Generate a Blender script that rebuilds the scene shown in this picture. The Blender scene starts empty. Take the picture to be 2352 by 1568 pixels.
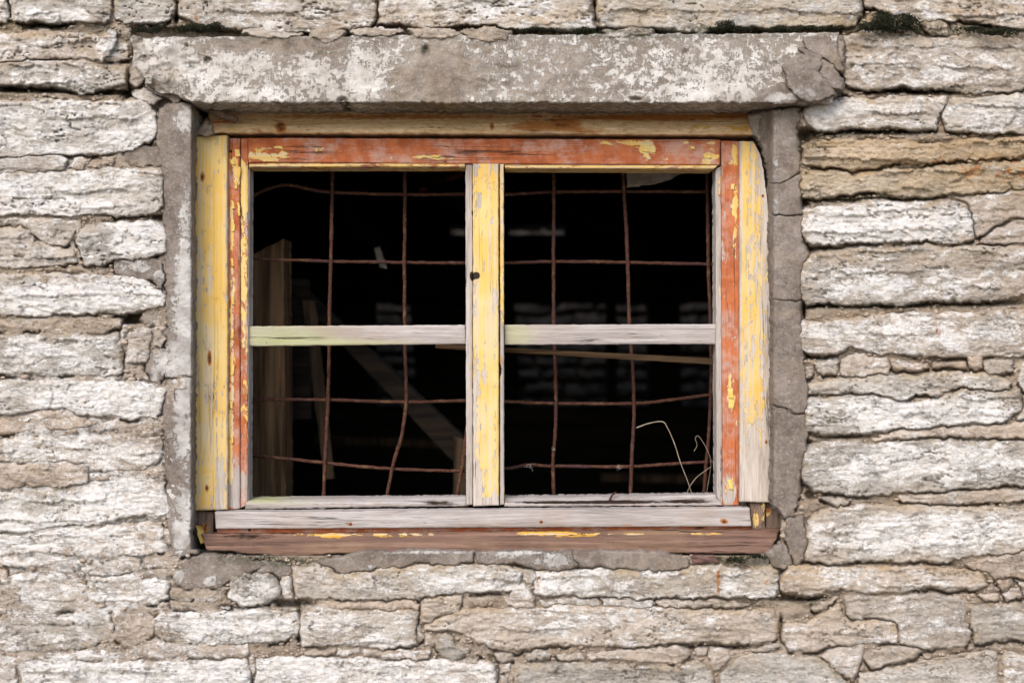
import bpy, math, random
import numpy as np

# ---------------------------------------------------------------- camera, light, exposure
S = 0.0008            # metres per unit of the working drawing on the wall face
DIST = 2.61           # camera to wall face
CX, CY = 1176.0, 784.0
scene = bpy.context.scene
col = scene.collection

cam_d = bpy.data.cameras.new('camera')
cam = bpy.data.objects.new('camera', cam_d)
col.objects.link(cam)
cam.location = (0, -DIST, 0)
cam.rotation_euler = (math.radians(90), 0, 0)
cam_d.sensor_width = 36
cam_d.lens = 36 * DIST / (2352 * S)
cam_d.clip_start = 0.05
cam_d.clip_end = 500
cam_d.dof.use_dof = True
cam_d.dof.focus_distance = DIST + 0.04
cam_d.dof.aperture_fstop = 2.5
scene.camera = cam

SUN_EL, SUN_AZ = 40.0, -20.0      # overcast: soft sun above and a little left, behind the camera
world = bpy.data.worlds.new('World')
scene.world = world
world.use_nodes = True
wn = world.node_tree.nodes
bg = wn['Background']
sky = wn.new('ShaderNodeTexSky')
sky.sky_type = 'NISHITA'
sky.sun_disc = False
sky.sun_elevation = math.radians(SUN_EL)
sky.sun_rotation = math.radians(180 - SUN_AZ)
sky.air_density = 1.0
sky.dust_density = 1.5
sky.ozone_density = 0.6
world.node_tree.links.new(sky.outputs[0], bg.inputs[0])
bg.inputs[1].default_value = 0.11

sun_d = bpy.data.lights.new('sun', 'SUN')
sun = bpy.data.objects.new('sun', sun_d)
col.objects.link(sun)
sun_d.energy = 1.5
sun_d.angle = math.radians(40)
sun_d.color = (1.0, 0.94, 0.875)
sun.location = (0, -6, 6)
sun.rotation_euler = (math.radians(90 - SUN_EL), 0, math.radians(SUN_AZ))

scene.view_settings.view_transform = 'Standard'
scene.view_settings.look = 'None'
scene.view_settings.exposure = 1.2
scene.view_settings.gamma = 1.0
scene.view_settings.use_curve_mapping = False
scene.cycles.max_bounces = 6

# ---------------------------------------------------------------- numeric helpers
_rs = np.random.RandomState(7)
_T = _rs.rand(256, 256)


def vn(x, y, seed=0):
    x = np.asarray(x, float) + seed * 17.37
    y = np.asarray(y, float) + seed * 31.71
    xi = np.floor(x).astype(int); yi = np.floor(y).astype(int)
    fx = x - xi; fy = y - yi
    fx = fx * fx * (3 - 2 * fx); fy = fy * fy * (3 - 2 * fy)
    a = _T[yi & 255, xi & 255]; b = _T[yi & 255, (xi + 1) & 255]
    c = _T[(yi + 1) & 255, xi & 255]; d = _T[(yi + 1) & 255, (xi + 1) & 255]
    return (a + (b - a) * fx) * (1 - fy) + (c + (d - c) * fx) * fy


def fbm(x, y, o=4, seed=0, g=0.5):
    s = 0; a = 1; t = 0
    for i in range(o):
        s = s + a * vn(x, y, seed + i * 5.3)
        t += a; a *= g; x = x * 2.03; y = y * 2.03
    return s / t - 0.5


def facet(x, y, seed=0):
    """broken-rock relief: each random cell is a tilted plane"""
    x = np.asarray(x, float); y = np.asarray(y, float)
    xi = np.floor(x).astype(int); yi = np.floor(y).astype(int)
    best = np.full(x.shape, 9e9); h = np.zeros(x.shape)
    for dx in (-1, 0, 1):
        for dy in (-1, 0, 1):
            cx = xi + dx; cy = yi + dy
            k1 = (cx * 7 + seed * 13) & 255; k2 = (cy * 5 + seed * 29) & 255
            jx = _T[k2, k1]; jy = _T[(k1 + 91) & 255, (k2 + 37) & 255]
            ox = x - cx - jx; oy = y - cy - jy
            d = ox * ox + oy * oy
            tx = _T[(k1 + 17) & 255, (k2 + 51) & 255] - .5
            ty = _T[(k2 + 77) & 255, (k1 + 5) & 255] - .5
            hh = tx * ox + ty * oy + 0.5 * (_T[(k1 + 3) & 255, (k2 + 9) & 255] - .5)
            m = d < best
            h = np.where(m, hh, h); best = np.where(m, d, best)
    return h


def sstep(a, b, x):
    t = np.clip((x - a) / (b - a), 0, 1)
    return t * t * (3 - 2 * t)


def polydist(px, py, poly):
    """signed distance to a polygon, positive inside"""
    d = np.full(px.shape, 9e9); inside = np.zeros(px.shape, bool)
    n = len(poly)
    for i in range(n):
        ax, ay = poly[i]; bx, by = poly[(i + 1) % n]
        ex, ey = bx - ax, by - ay
        wx, wy = px - ax, py - ay
        t = np.clip((wx * ex + wy * ey) / (ex * ex + ey * ey + 1e-9), 0, 1)
        d = np.minimum(d, (wx - ex * t) ** 2 + (wy - ey * t) ** 2)
        c = ((ay > py) != (by > py))
        xx = (bx - ax) * (py - ay) / ((by - ay) if by != ay else 1e-9) + ax
        inside ^= c & (px < xx)
    d = np.sqrt(d)
    return np.where(inside, d, -d)


def blobs(px, py, base, lst):
    v = np.full(np.shape(px), float(base))
    for (cx, cy, rx, ry, s) in lst:
        q = ((px - cx) / rx) ** 2 + ((py - cy) / ry) ** 2
        v = v + s * np.exp(-q * q)
    return v


def P(px, py, y):
    k = (DIST + y) / DIST * S
    return np.stack([(px - CX) * k, y + 0 * px, (CY - py) * k], -1)


def P1(px, py, y):
    k = (DIST + y) / DIST * S
    return ((px - CX) * k, y, (CY - py) * k)


# ---------------------------------------------------------------- object helpers
def new_mesh(name, verts, faces, mat, parent=None, smooth=True, attrs=None, label=None):
    me = bpy.data.meshes.new(name)
    v = np.asarray(verts, float)
    if parent is not None:
        v = v - np.array(parent['base'])
    if isinstance(faces, np.ndarray):
        nf, k = faces.shape
        me.vertices.add(len(v)); me.vertices.foreach_set('co', v.astype(np.float32).ravel())
        me.loops.add(nf * k); me.loops.foreach_set('vertex_index', faces.astype(np.int32).ravel())
        me.polygons.add(nf)
        me.polygons.foreach_set('loop_start', np.arange(0, nf * k, k, dtype=np.int32))
        me.polygons.foreach_set('loop_total', np.full(nf, k, dtype=np.int32))
        me.update(calc_edges=True)
    else:
        me.from_pydata([tuple(p) for p in v], [], faces)
        me.update()
    if smooth:
        me.polygons.foreach_set('use_smooth', np.ones(len(me.polygons), bool))
    for k, a in (attrs or {}).items():
        at = me.attributes.new(k, 'FLOAT', 'POINT')
        at.data.foreach_set('value', np.asarray(a, np.float32).ravel())
    me.materials.append(mat)
    o = bpy.data.objects.new(name, me)
    col.objects.link(o)
    if parent is not None:
        o.parent = parent['obj']
        if parent['obj'].type == 'MESH':
            pass
    if label:
        o['label'] = label
    return o


def thing(name, label, cat, loc=(0, 0, 0), group=None):
    o = bpy.data.objects.new(name, None)
    o.empty_display_size = 0.05; o['kind'] = 'thing'
    o.location = loc
    col.objects.link(o)
    o['label'] = label; o['category'] = cat
    if group: o['group'] = group
    return {'obj': o, 'base': tuple(loc)}


def sub(o, parent):
    """handle that parents sub-parts to a part which sits at its thing's base"""
    return {'obj': o, 'base': parent['base']}


def tag(o, label, cat, group=None):
    o['label'] = label; o['category'] = cat
    if group: o['group'] = group
    return o


# ---------------------------------------------------------------- material helpers
class M:
    def __init__(s, name):
        s.m = bpy.data.materials.new(name); s.m.use_nodes = True
        s.t = s.m.node_tree; s.n = s.t.nodes
        s.b = s.n['Principled BSDF']
        s.b.inputs['Specular IOR Level'].default_value = 0.25

    def link(s, v, sock):
        if isinstance(v, (int, float)):
            sock.default_value = v
        elif isinstance(v, tuple):
            sock.default_value = v if len(v) == len(sock.default_value) else (*v, 1.0)
        else:
            s.t.links.new(v, sock)

    def coord(s, scale=(1, 1, 1), kind='Object'):
        tc = s.n.new('ShaderNodeTexCoord'); mp = s.n.new('ShaderNodeMapping')
        mp.inputs['Scale'].default_value = scale
        s.t.links.new(tc.outputs[kind], mp.inputs[0])
        oi = s.n.new('ShaderNodeObjectInfo')
        va = s.n.new('ShaderNodeVectorMath'); va.operation = 'MULTIPLY_ADD'
        cb = s.n.new('ShaderNodeCombineXYZ')
        s.t.links.new(oi.outputs['Random'], cb.inputs[0]); s.t.links.new(oi.outputs['Random'], cb.inputs[1])
        s.t.links.new(oi.outputs['Random'], cb.inputs[2])
        s.t.links.new(cb.outputs[0], va.inputs[0]); va.inputs[1].default_value = (91, 57, 73)
        s.t.links.new(mp.outputs[0], va.inputs[2])
        return va.outputs[0]

    def noise(s, vec, scale=1.0, detail=5, rough=0.55, dist=0.0):
        n = s.n.new('ShaderNodeTexNoise')
        n.inputs['Scale'].default_value = scale; n.inputs['Detail'].default_value = detail
        n.inputs['Roughness'].default_value = rough; n.inputs['Distortion'].default_value = dist
        s.t.links.new(vec, n.inputs['Vector'])
        return n.outputs['Fac']

    def voro(s, vec, scale, feature='F1', out='Distance'):
        n = s.n.new('ShaderNodeTexVoronoi'); n.feature = feature
        n.inputs['Scale'].default_value = scale
        s.t.links.new(vec, n.inputs['Vector'])
        return n.outputs[out]

    def math(s, op, a, b=0.0, c=0.0, clamp=False):
        n = s.n.new('ShaderNodeMath'); n.operation = op; n.use_clamp = clamp
        s.link(a, n.inputs[0]); s.link(b, n.inputs[1]); s.link(c, n.inputs[2])
        return n.outputs[0]

    def ss(s, x, lo, hi, a=0.0, b=1.0):
        n = s.n.new('ShaderNodeMapRange'); n.interpolation_type = 'SMOOTHSTEP'
        s.link(x, n.inputs[0])
        n.inputs[1].default_value = lo; n.inputs[2].default_value = hi
        n.inputs[3].default_value = a; n.inputs[4].default_value = b
        return n.outputs[0]

    def mix(s, f, a, b, mode='MIX'):
        n = s.n.new('ShaderNodeMix'); n.data_type = 'RGBA'; n.blend_type = mode
        s.link(f, n.inputs[0]); s.link(a, n.inputs[6]); s.link(b, n.inputs[7])
        return n.outputs[2]

    def attr(s, name, kind='GEOMETRY'):
        n = s.n.new('ShaderNodeAttribute'); n.attribute_name = name; n.attribute_type = kind
        return n.outputs['Fac']

    def bump(s, h, dist=0.001, strength=1.0):
        n = s.n.new('ShaderNodeBump')
        n.inputs['Strength'].default_value = strength; n.inputs['Distance'].default_value = dist
        s.link(h, n.inputs['Height'])
        s.t.links.new(n.outputs[0], s.b.inputs['Normal'])

    def out(s, colr, rough=0.85):
        s.link(colr, s.b.inputs['Base Color']); s.link(rough, s.b.inputs['Roughness'])
        return s.m


def mat_stone(name, lo, hi, white=(0.81, 0.782, 0.76), bumpd=0.0052):
    m = M(name)
    v = m.coord((1, 1, 1)); vs = m.coord((1, 1, 2.1)); vr = m.coord((1, 1, 1.4))
    big = m.noise(vs, 9, 5, 0.6, 0.4)
    mid = m.noise(vs, 40, 8, 0.68, 0.8)
    fin = m.noise(vr, 210, 6, 0.75)
    t = m.math('ADD', m.math('MULTIPLY', big, 0.45), m.math('ADD', m.math('MULTIPLY', mid, 0.35), m.math('MULTIPLY', fin, 0.20)))
    c = m.mix(m.ss(t, 0.38, 0.62), lo, hi)
    # faint warm / cool drift over the face
    c = m.mix(m.math('MULTIPLY', m.ss(m.noise(v, 14, 5, 0.65), 0.46, 0.66), 0.38), c, (0.43, 0.345, 0.265))
    c = m.mix(m.math('MULTIPLY', m.ss(m.noise(v, 19, 5, 0.65), 0.52, 0.70), 0.30), c, (0.40, 0.40, 0.42))
    c = m.mix(m.math('MULTIPLY', m.attr('och'), m.ss(m.noise(vs, 22, 7, 0.7), 0.34, 0.60)), c, (0.41, 0.295, 0.165))
    oi = m.n.new('ShaderNodeObjectInfo'); rnd_ = oi.outputs['Random']
    c = m.mix(1.0, c, m.mix(m.ss(rnd_, 0.1, 0.9), (1.05, 0.985, 0.925), (0.98, 1.0, 1.02)), 'MULTIPLY')
    c = m.mix(1.0, c, m.mix(m.math('FRACT', m.math('MULTIPLY', rnd_, 17.3)), (0.86, 0.86, 0.86), (1.12, 1.12, 1.12)), 'MULTIPLY')
    # limewash remains, thin and patchy
    wn_ = m.math('ADD', m.math('MULTIPLY', m.noise(vs, 15, 10, 0.70, 0.6), 0.75),
                 m.math('ADD', m.math('MULTIPLY', m.noise(vr, 85, 7, 0.74, 0.4), 0.40), m.math('MULTIPLY', fin, 0.20)))
    w = m.math('ADD', m.math('ADD', m.attr('wht'), m.math('MULTIPLY', m.math('SUBTRACT', m.math('FRACT', m.math('MULTIPLY', rnd_, 7.7)), 0.5), 0.16)), m.math('MULTIPLY', m.math('SUBTRACT', wn_, 0.675), 2.3))
    wm = m.math('ADD', m.math('MULTIPLY', m.ss(w, 0.20, 0.74), 0.42), m.math('MULTIPLY', m.ss(w, 0.45, 0.56), 0.52))
    wc = m.mix(m.ss(m.noise(v, 50, 6, 0.7), 0.38, 0.62), (white[0] * .93, white[1] * .90, white[2] * .86), white)
    c = m.mix(wm, c, wc)
    # pits, hairline breaks, specks
    c = m.mix(m.math('MULTIPLY', m.ss(m.noise(vs, 75, 7, 0.74, 0.6), 0.57, 0.69), 0.34), c, (0.27, 0.205, 0.15))
    hair = m.math('ABSOLUTE', m.math('SUBTRACT', m.noise(m.coord((1, 1, 4.0)), 30, 7, 0.68, 0.9), 0.5))
    hk = m.math('MULTIPLY', m.ss(hair, 0.016, 0.0), m.ss(m.noise(v, 26, 4, 0.6), 0.46, 0.60))
    c = m.mix(m.math('MULTIPLY', hk, 0.45), c, (0.20, 0.145, 0.10))
    c = m.mix(m.math('MULTIPLY', m.ss(m.noise(vr, 130, 5, 0.7), 0.58, 0.69), 0.32), c, (0.29, 0.225, 0.165))
    c = m.mix(m.math('MULTIPLY', m.ss(m.noise(vr, 120, 5, 0.7, 0.5), 0.60, 0.70), 0.55), c, (0.80, 0.78, 0.765))
    c = m.mix(m.math('MULTIPLY', m.ss(m.noise(v, 300, 4, 0.65), 0.60, 0.70), 0.55), c, (0.15, 0.125, 0.105))
    c = m.mix(m.math('MULTIPLY', m.ss(m.noise(vr, 240, 4, 0.65), 0.62, 0.72), 0.6), c, (0.82, 0.80, 0.79))
    # rust runs and spots
    rs = m.math('ADD', m.attr('rst'), m.math('MULTIPLY', m.math('SUBTRACT', m.noise(m.coord((1, 1, 0.8)), 62, 6, 0.62, 0.9), 0.655), 3.4))
    c = m.mix(m.math('MULTIPLY', m.ss(rs, 0.36, 0.66), 0.82), c, (0.44, 0.155, 0.03))
    c = m.mix(m.math('MULTIPLY', m.attr('mos'), m.ss(m.noise(v, 90, 6, 0.7), 0.42, 0.56)), c, (0.055, 0.06, 0.03))
    h = m.math('ADD', m.math('MULTIPLY', mid, 0.8), m.math('MULTIPLY', m.noise(vs, 105, 8, 0.78, 0.5), 1.2))
    h = m.math('SUBTRACT', m.math('ADD', h, m.math('MULTIPLY', wm, 0.10)), m.math('MULTIPLY', hk, 0.35))
    m.bump(h, bumpd, 1.0)
    return m.out(c, 0.92)


def mat_plaster(name, lo, hi, wlo=(0.35, 0.32, 0.295), whi=(0.56, 0.53, 0.505)):
    m = M(name)
    v = m.coord((1, 1, 1))
    big = m.noise(v, 8, 5, 0.6); mid = m.noise(v, 40, 6, 0.65); fin = m.noise(v, 240, 5, 0.7)
    t = m.math('ADD', m.math('MULTIPLY', big, 0.5), m.math('MULTIPLY', mid, 0.5))
    c = m.mix(m.ss(t, 0.38, 0.62), lo, hi)
    c = m.mix(m.math('MULTIPLY', m.ss(m.noise(m.coord((1, 1, 0.45)), 24, 7, 0.7, 0.6), 0.52, 0.66), 0.6), c, (0.16, 0.122, 0.095))
    c = m.mix(m.math('MULTIPLY', m.ss(fin, 0.54, 0.66), 0.5), c, (0.43, 0.375, 0.325))
    c = m.mix(m.math('MULTIPLY', m.ss(m.noise(v, 420, 3, 0.6), 0.62, 0.70), 0.6), c, (0.10, 0.08, 0.07))
    c = m.mix(m.math('MULTIPLY', m.attr('och'), m.ss(m.noise(v, 30, 6, 0.65), 0.40, 0.58)), c, (0.36, 0.26, 0.12))
    n2 = m.noise(m.coord((1, 1, 1.5)), 58, 10, 0.70, 0.5)
    n3 = m.noise(m.coord((1.0, 1, 0.35)), 260, 4, 0.7)
    w = m.math('ADD', m.attr('wht'), m.math('ADD', m.math('MULTIPLY', m.math('SUBTRACT', n2, 0.5), 1.9),
                                           m.math('MULTIPLY', m.math('SUBTRACT', n3, 0.5), 0.9)))
    wm = m.math('ADD', m.math('MULTIPLY', m.ss(w, 0.46, 0.55), 0.62), m.math('MULTIPLY', m.ss(w, 0.12, 0.66), 0.38))
    c = m.mix(m.math('MULTIPLY', wm, 0.93), c, m.mix(m.ss(m.noise(v, 26, 6, 0.65), 0.36, 0.66), wlo, whi))
    c = m.mix(m.math('MULTIPLY', m.attr('mos'), m.ss(m.noise(v, 80, 6, 0.7), 0.40, 0.56)), c, (0.05, 0.055, 0.028))
    h = m.math('ADD', m.math('MULTIPLY', mid, 0.7), m.math('MULTIPLY', m.noise(v, 150, 8, 0.78), 0.9))
    h = m.math('ADD', h, m.math('MULTIPLY', wm, 0.35))
    m.bump(h, 0.0042, 1.0)
    return m.out(c, 0.93)


def mat_wood(name, axis, lo, hi, red=(0.385, 0.098, 0.034), yel=(0.655, 0.405, 0.085), chalk=0.75):
    """weathered timber with a red primer coat and a yellow top coat, each where it is still left"""
    m = M(name)
    if axis == 'X':
        g1, g2, gp = (2.5, 40, 40), (6, 300, 300), (95, 210, 210)
    else:
        g1, g2, gp = (40, 40, 2.5), (300, 300, 6), (210, 210, 95)
    a1, a2, a3, v = m.coord(g1), m.coord(g2), m.coord(gp), m.coord((1, 1, 1))
    n1 = m.noise(a1, 1.6, 5, 0.6, 0.9); n2 = m.noise(a2, 1.8, 4, 0.65, 0.5)
    big = m.noise(v, 7, 4, 0.6)
    t = m.math('ADD', m.math('MULTIPLY', n1, 0.5), m.math('MULTIPLY', n2, 0.5))
    c = m.mix(m.ss(t, 0.33, 0.66), lo, hi)
    c = m.mix(m.math('MULTIPLY', m.ss(n2, 0.54, 0.66), 0.75), c, tuple(x * 0.42 for x in lo))
    c = m.mix(m.math('MULTIPLY', m.ss(big, 0.5, 0.72), 0.35), c, (0.30, 0.20, 0.12))
    c = m.mix(m.math('MULTIPLY', m.attr('grn'), 0.75), c, (0.36, 0.37, 0.17))
    edge = m.math('ADD', m.math('MULTIPLY', m.math('SUBTRACT', m.noise(a3, 0.36, 5, 0.62, 0.7), 0.5), 2.0), m.math('MULTIPLY', m.math('SUBTRACT', m.noise(a3, 1.1, 6, 0.66, 0.6), 0.5), 1.1))
    fib = m.math('MULTIPLY', m.math('SUBTRACT', m.noise(m.coord((2.6, 150, 150) if axis == 'X' else (150, 150, 2.6)), 1.0, 4, 0.65, 0.6), 0.5), 1.3)
    # red primer
    rm = m.ss(m.math('ADD', m.attr('red'), m.math('ADD', m.math('MULTIPLY', edge, 0.8), m.math('MULTIPLY', fib, 0.5))), 0.44, 0.58)
    rc = m.mix(m.ss(m.noise(v, 30, 5, 0.6), 0.35, 0.65), tuple(x * 0.8 for x in red), (red[0] * 1.15, red[1] * 1.35, red[2] * 1.4))
    ck = m.math('MULTIPLY', m.ss(m.math('ADD', m.noise(v, 20, 6, 0.7), m.math('MULTIPLY', m.noise(a2, 2.5, 3, 0.7), 0.35)), 0.60, 0.82), chalk)
    rc = m.mix(ck, rc, (0.46, 0.30, 0.245))
    c = m.mix(rm, c, rc)
    # yellow top coat
    ym = m.ss(m.math('ADD', m.attr('yel'), m.math('ADD', edge, m.math('MULTIPLY', fib, m.attr('fib')))), 0.47, 0.54)
    yc = m.mix(m.ss(m.noise(v, 16, 6, 0.6), 0.34, 0.68), yel, (yel[0] * 0.97, yel[1] * 1.16, yel[2] * 2.3))
    a4 = m.coord((2.2, 185, 185) if axis == 'X' else (185, 185, 2.2))
    gl = m.noise(a4, 1.0, 3, 0.62, 0.6)
    yc = m.mix(m.math('MULTIPLY', m.ss(gl, 0.47, 0.60), m.math('MULTIPLY', m.ss(m.noise(v, 14, 5, 0.65), 0.30, 0.58), 0.9)), yc, (0.53, 0.44, 0.32))
    yc = m.mix(m.math('MULTIPLY', m.ss(gl, 0.42, 0.34), 0.35), yc, (0.46, 0.27, 0.06))
    crk = m.ss(m.voro(a3, 0.75, 'DISTANCE_TO_EDGE'), 0.0, 0.05)
    crk2 = m.math('MULTIPLY', m.math('SUBTRACT', 1.0, crk), m.ss(m.noise(v, 24, 3, 0.5), 0.58, 0.68))
    yc = m.mix(m.math('MULTIPLY', crk2, 0.55), yc, (0.25, 0.15, 0.05))
    c = m.mix(ym, c, yc)
    # rust bleeding from nails, rot and black stains
    fz = m.math('MULTIPLY', m.math('SUBTRACT', m.noise(a3, 0.8, 5, 0.6), 0.5), 0.7)
    ra = m.math('ADD', m.attr('rst'), fz)
    c = m.mix(m.math('MULTIPLY', m.ss(ra, 0.25, 0.62), 0.9), c, (0.36, 0.125, 0.018))
    c = m.mix(m.ss(ra, 0.62, 1.0), c, (0.075, 0.026, 0.012))
    da = m.math('ADD', m.attr('drk'), fz)
    c = m.mix(m.math('MULTIPLY', m.ss(da, 0.3, 0.65), 1.0), c, (0.020, 0.010, 0.005))
    # open splits along the grain, through paint and all
    sp = m.math('ABSOLUTE', m.math('SUBTRACT', m.noise(m.coord((1.3, 42, 42) if axis == 'X' else (42, 42, 1.3)), 1.0, 5, 0.6, 0.5), 0.5))
    sk = m.math('MULTIPLY', m.ss(sp, 0.014, 0.003), m.ss(m.noise(m.coord((4, 25, 25) if axis == 'X' else (25, 25, 4)), 1.0, 3, 0.6), 0.50, 0.62))
    sk = m.math('MULTIPLY', sk, m.math('SUBTRACT', 1.0, m.math('MULTIPLY', ym, 0.6)))
    c = m.mix(m.math('MULTIPLY', sk, 0.8), c, (0.035, 0.022, 0.014))
    h = m.math('ADD', m.math('MULTIPLY', n2, 0.8), m.math('MULTIPLY', n1, 0.7))
    h = m.math('ADD', m.math('MULTIPLY', h, m.math('SUBTRACT', 1.0, m.math('MULTIPLY', ym, 0.55))),
               m.math('ADD', m.math('MULTIPLY', ym, 0.95), m.math('MULTIPLY', rm, 0.2)))
    h = m.math('SUBTRACT', h, m.math('MULTIPLY', m.math('MULTIPLY', crk2, ym), 0.5))
    h = m.math('SUBTRACT', h, m.math('MULTIPLY', sk, 1.2))
    m.bump(h, 0.0011, 0.9)
    return m.out(c, m.math('SUBTRACT', 0.88, m.math('MULTIPLY', ym, 0.22)))


def mat_simple(name, lo, hi, scale=(1, 1, 1), ns=40, rough=0.9, bd=0.001, detail=6):
    m = M(name)
    v = m.coord(scale)
    n = m.noise(v, ns, detail, 0.65, 0.3)
    c = m.mix(m.ss(n, 0.35, 0.66), lo, hi)
    m.bump(n, bd, 0.9)
    return m.out(c, rough)


ST_G = mat_stone('limestone', (0.37, 0.322, 0.272), (0.565, 0.515, 0.462))
ST_T = mat_stone('ochre_limestone', (0.33, 0.262, 0.18), (0.57, 0.49, 0.385))
ST_M = mat_stone('old_mortar', (0.37, 0.305, 0.25), (0.60, 0.52, 0.45), bumpd=0.0055)
MORT = mat_stone('bedding_mortar', (0.35, 0.285, 0.225), (0.60, 0.515, 0.435), bumpd=0.0065)
PLAS = mat_plaster('cement_render', (0.135, 0.105, 0.085), (0.265, 0.22, 0.188), (0.34, 0.31, 0.285), (0.56, 0.53, 0.50))
LINT = mat_plaster('lintel_concrete', (0.155, 0.122, 0.098), (0.30, 0.25, 0.208), (0.47, 0.425, 0.38), (0.68, 0.645, 0.605))
WH = mat_wood('weathered_wood_long', 'X', (0.244, 0.206, 0.185), (0.479, 0.437, 0.420))
WV = mat_wood('weathered_wood_upright', 'Z', (0.277, 0.231, 0.202), (0.504, 0.458, 0.428))
WC = mat_wood('bare_casing_wood', 'Z', (0.353, 0.290, 0.235), (0.588, 0.525, 0.470))
WB = mat_wood('brown_wood_long', 'X', (0.075, 0.038, 0.026), (0.255, 0.155, 0.115), yel=(0.50, 0.26, 0.02))
WT = mat_wood('stripped_wood_long', 'X', (0.46, 0.29, 0.13), (0.80, 0.62, 0.40), yel=(0.60, 0.32, 0.02))
WD = mat_wood('dark_wood_upright', 'Z', (0.084, 0.052, 0.038), (0.227, 0.164, 0.130))
def mat_rust():
    m = M('rusted_iron'); v = m.coord((1, 1, 1))
    n1 = m.noise(v, 45, 5, 0.65); n2 = m.noise(v, 330, 5, 0.7); n3 = m.noise(v, 14, 3, 0.6)
    c = m.mix(m.ss(n2, 0.38, 0.62), (0.024, 0.011, 0.010), (0.125, 0.048, 0.028))
    c = m.mix(m.math('MULTIPLY', m.ss(n1, 0.50, 0.66), 0.75), c, (0.15, 0.08, 0.042))
    c = m.mix(m.math('MULTIPLY', m.ss(n3, 0.50, 0.62), 0.55), c, (0.05, 0.024, 0.028))
    m.bump(m.math('ADD', n2, n1), 0.0022, 1.0)
    return m.out(c, 0.9)


RUST = mat_rust()
NAIL = mat_simple('nail_rust', (0.04, 0.02, 0.018), (0.16, 0.06, 0.03), (1, 1, 1), 300, 0.7)
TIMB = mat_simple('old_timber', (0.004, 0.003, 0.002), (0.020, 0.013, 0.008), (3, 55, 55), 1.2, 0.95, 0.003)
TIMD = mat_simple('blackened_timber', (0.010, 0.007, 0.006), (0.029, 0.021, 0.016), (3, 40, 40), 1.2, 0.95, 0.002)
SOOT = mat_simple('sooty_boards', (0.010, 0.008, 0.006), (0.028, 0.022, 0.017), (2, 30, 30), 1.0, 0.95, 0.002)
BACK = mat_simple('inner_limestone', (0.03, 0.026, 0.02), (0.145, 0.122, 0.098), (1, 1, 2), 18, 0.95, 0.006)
MOSS = mat_simple('dark_moss', (0.008, 0.009, 0.005), (0.035, 0.036, 0.016), (1, 1, 1), 120, 0.95, 0.001)
STRAW = mat_simple('dry_straw', (0.20, 0.16, 0.11), (0.34, 0.29, 0.22), (1, 1, 1), 60, 0.8, 0.0004)
FLUFF = mat_simple('pale_wool', (0.451, 0.426, 0.410), (0.590, 0.574, 0.558), (1, 1, 1), 60, 0.9, 0.0003)
PAPER = mat_simple('dusty_paper', (0.246, 0.205, 0.164), (0.377, 0.328, 0.279), (1, 1, 1), 40, 0.9, 0.001)
FLAKE = mat_simple('yellow_paint_flake', (0.590, 0.385, 0.082), (0.656, 0.476, 0.164), (1, 1, 1), 60, 0.7, 0.0006)
REDST = mat_simple('red_painted_stick', (0.279, 0.082, 0.053), (0.410, 0.164, 0.115), (1, 1, 1), 25, 0.8, 0.001)
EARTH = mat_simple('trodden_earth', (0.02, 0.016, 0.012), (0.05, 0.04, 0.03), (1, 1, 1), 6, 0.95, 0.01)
GRASS = mat_simple('trodden_gravel', (0.14, 0.115, 0.085), (0.30, 0.255, 0.20), (1, 1, 1), 9, 0.95, 0.02)

# ---------------------------------------------------------------- the stone wall
wall = thing('stone_wall', 'old limewashed limestone wall of thin ragged courses surrounding the window opening', 'wall')

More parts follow.
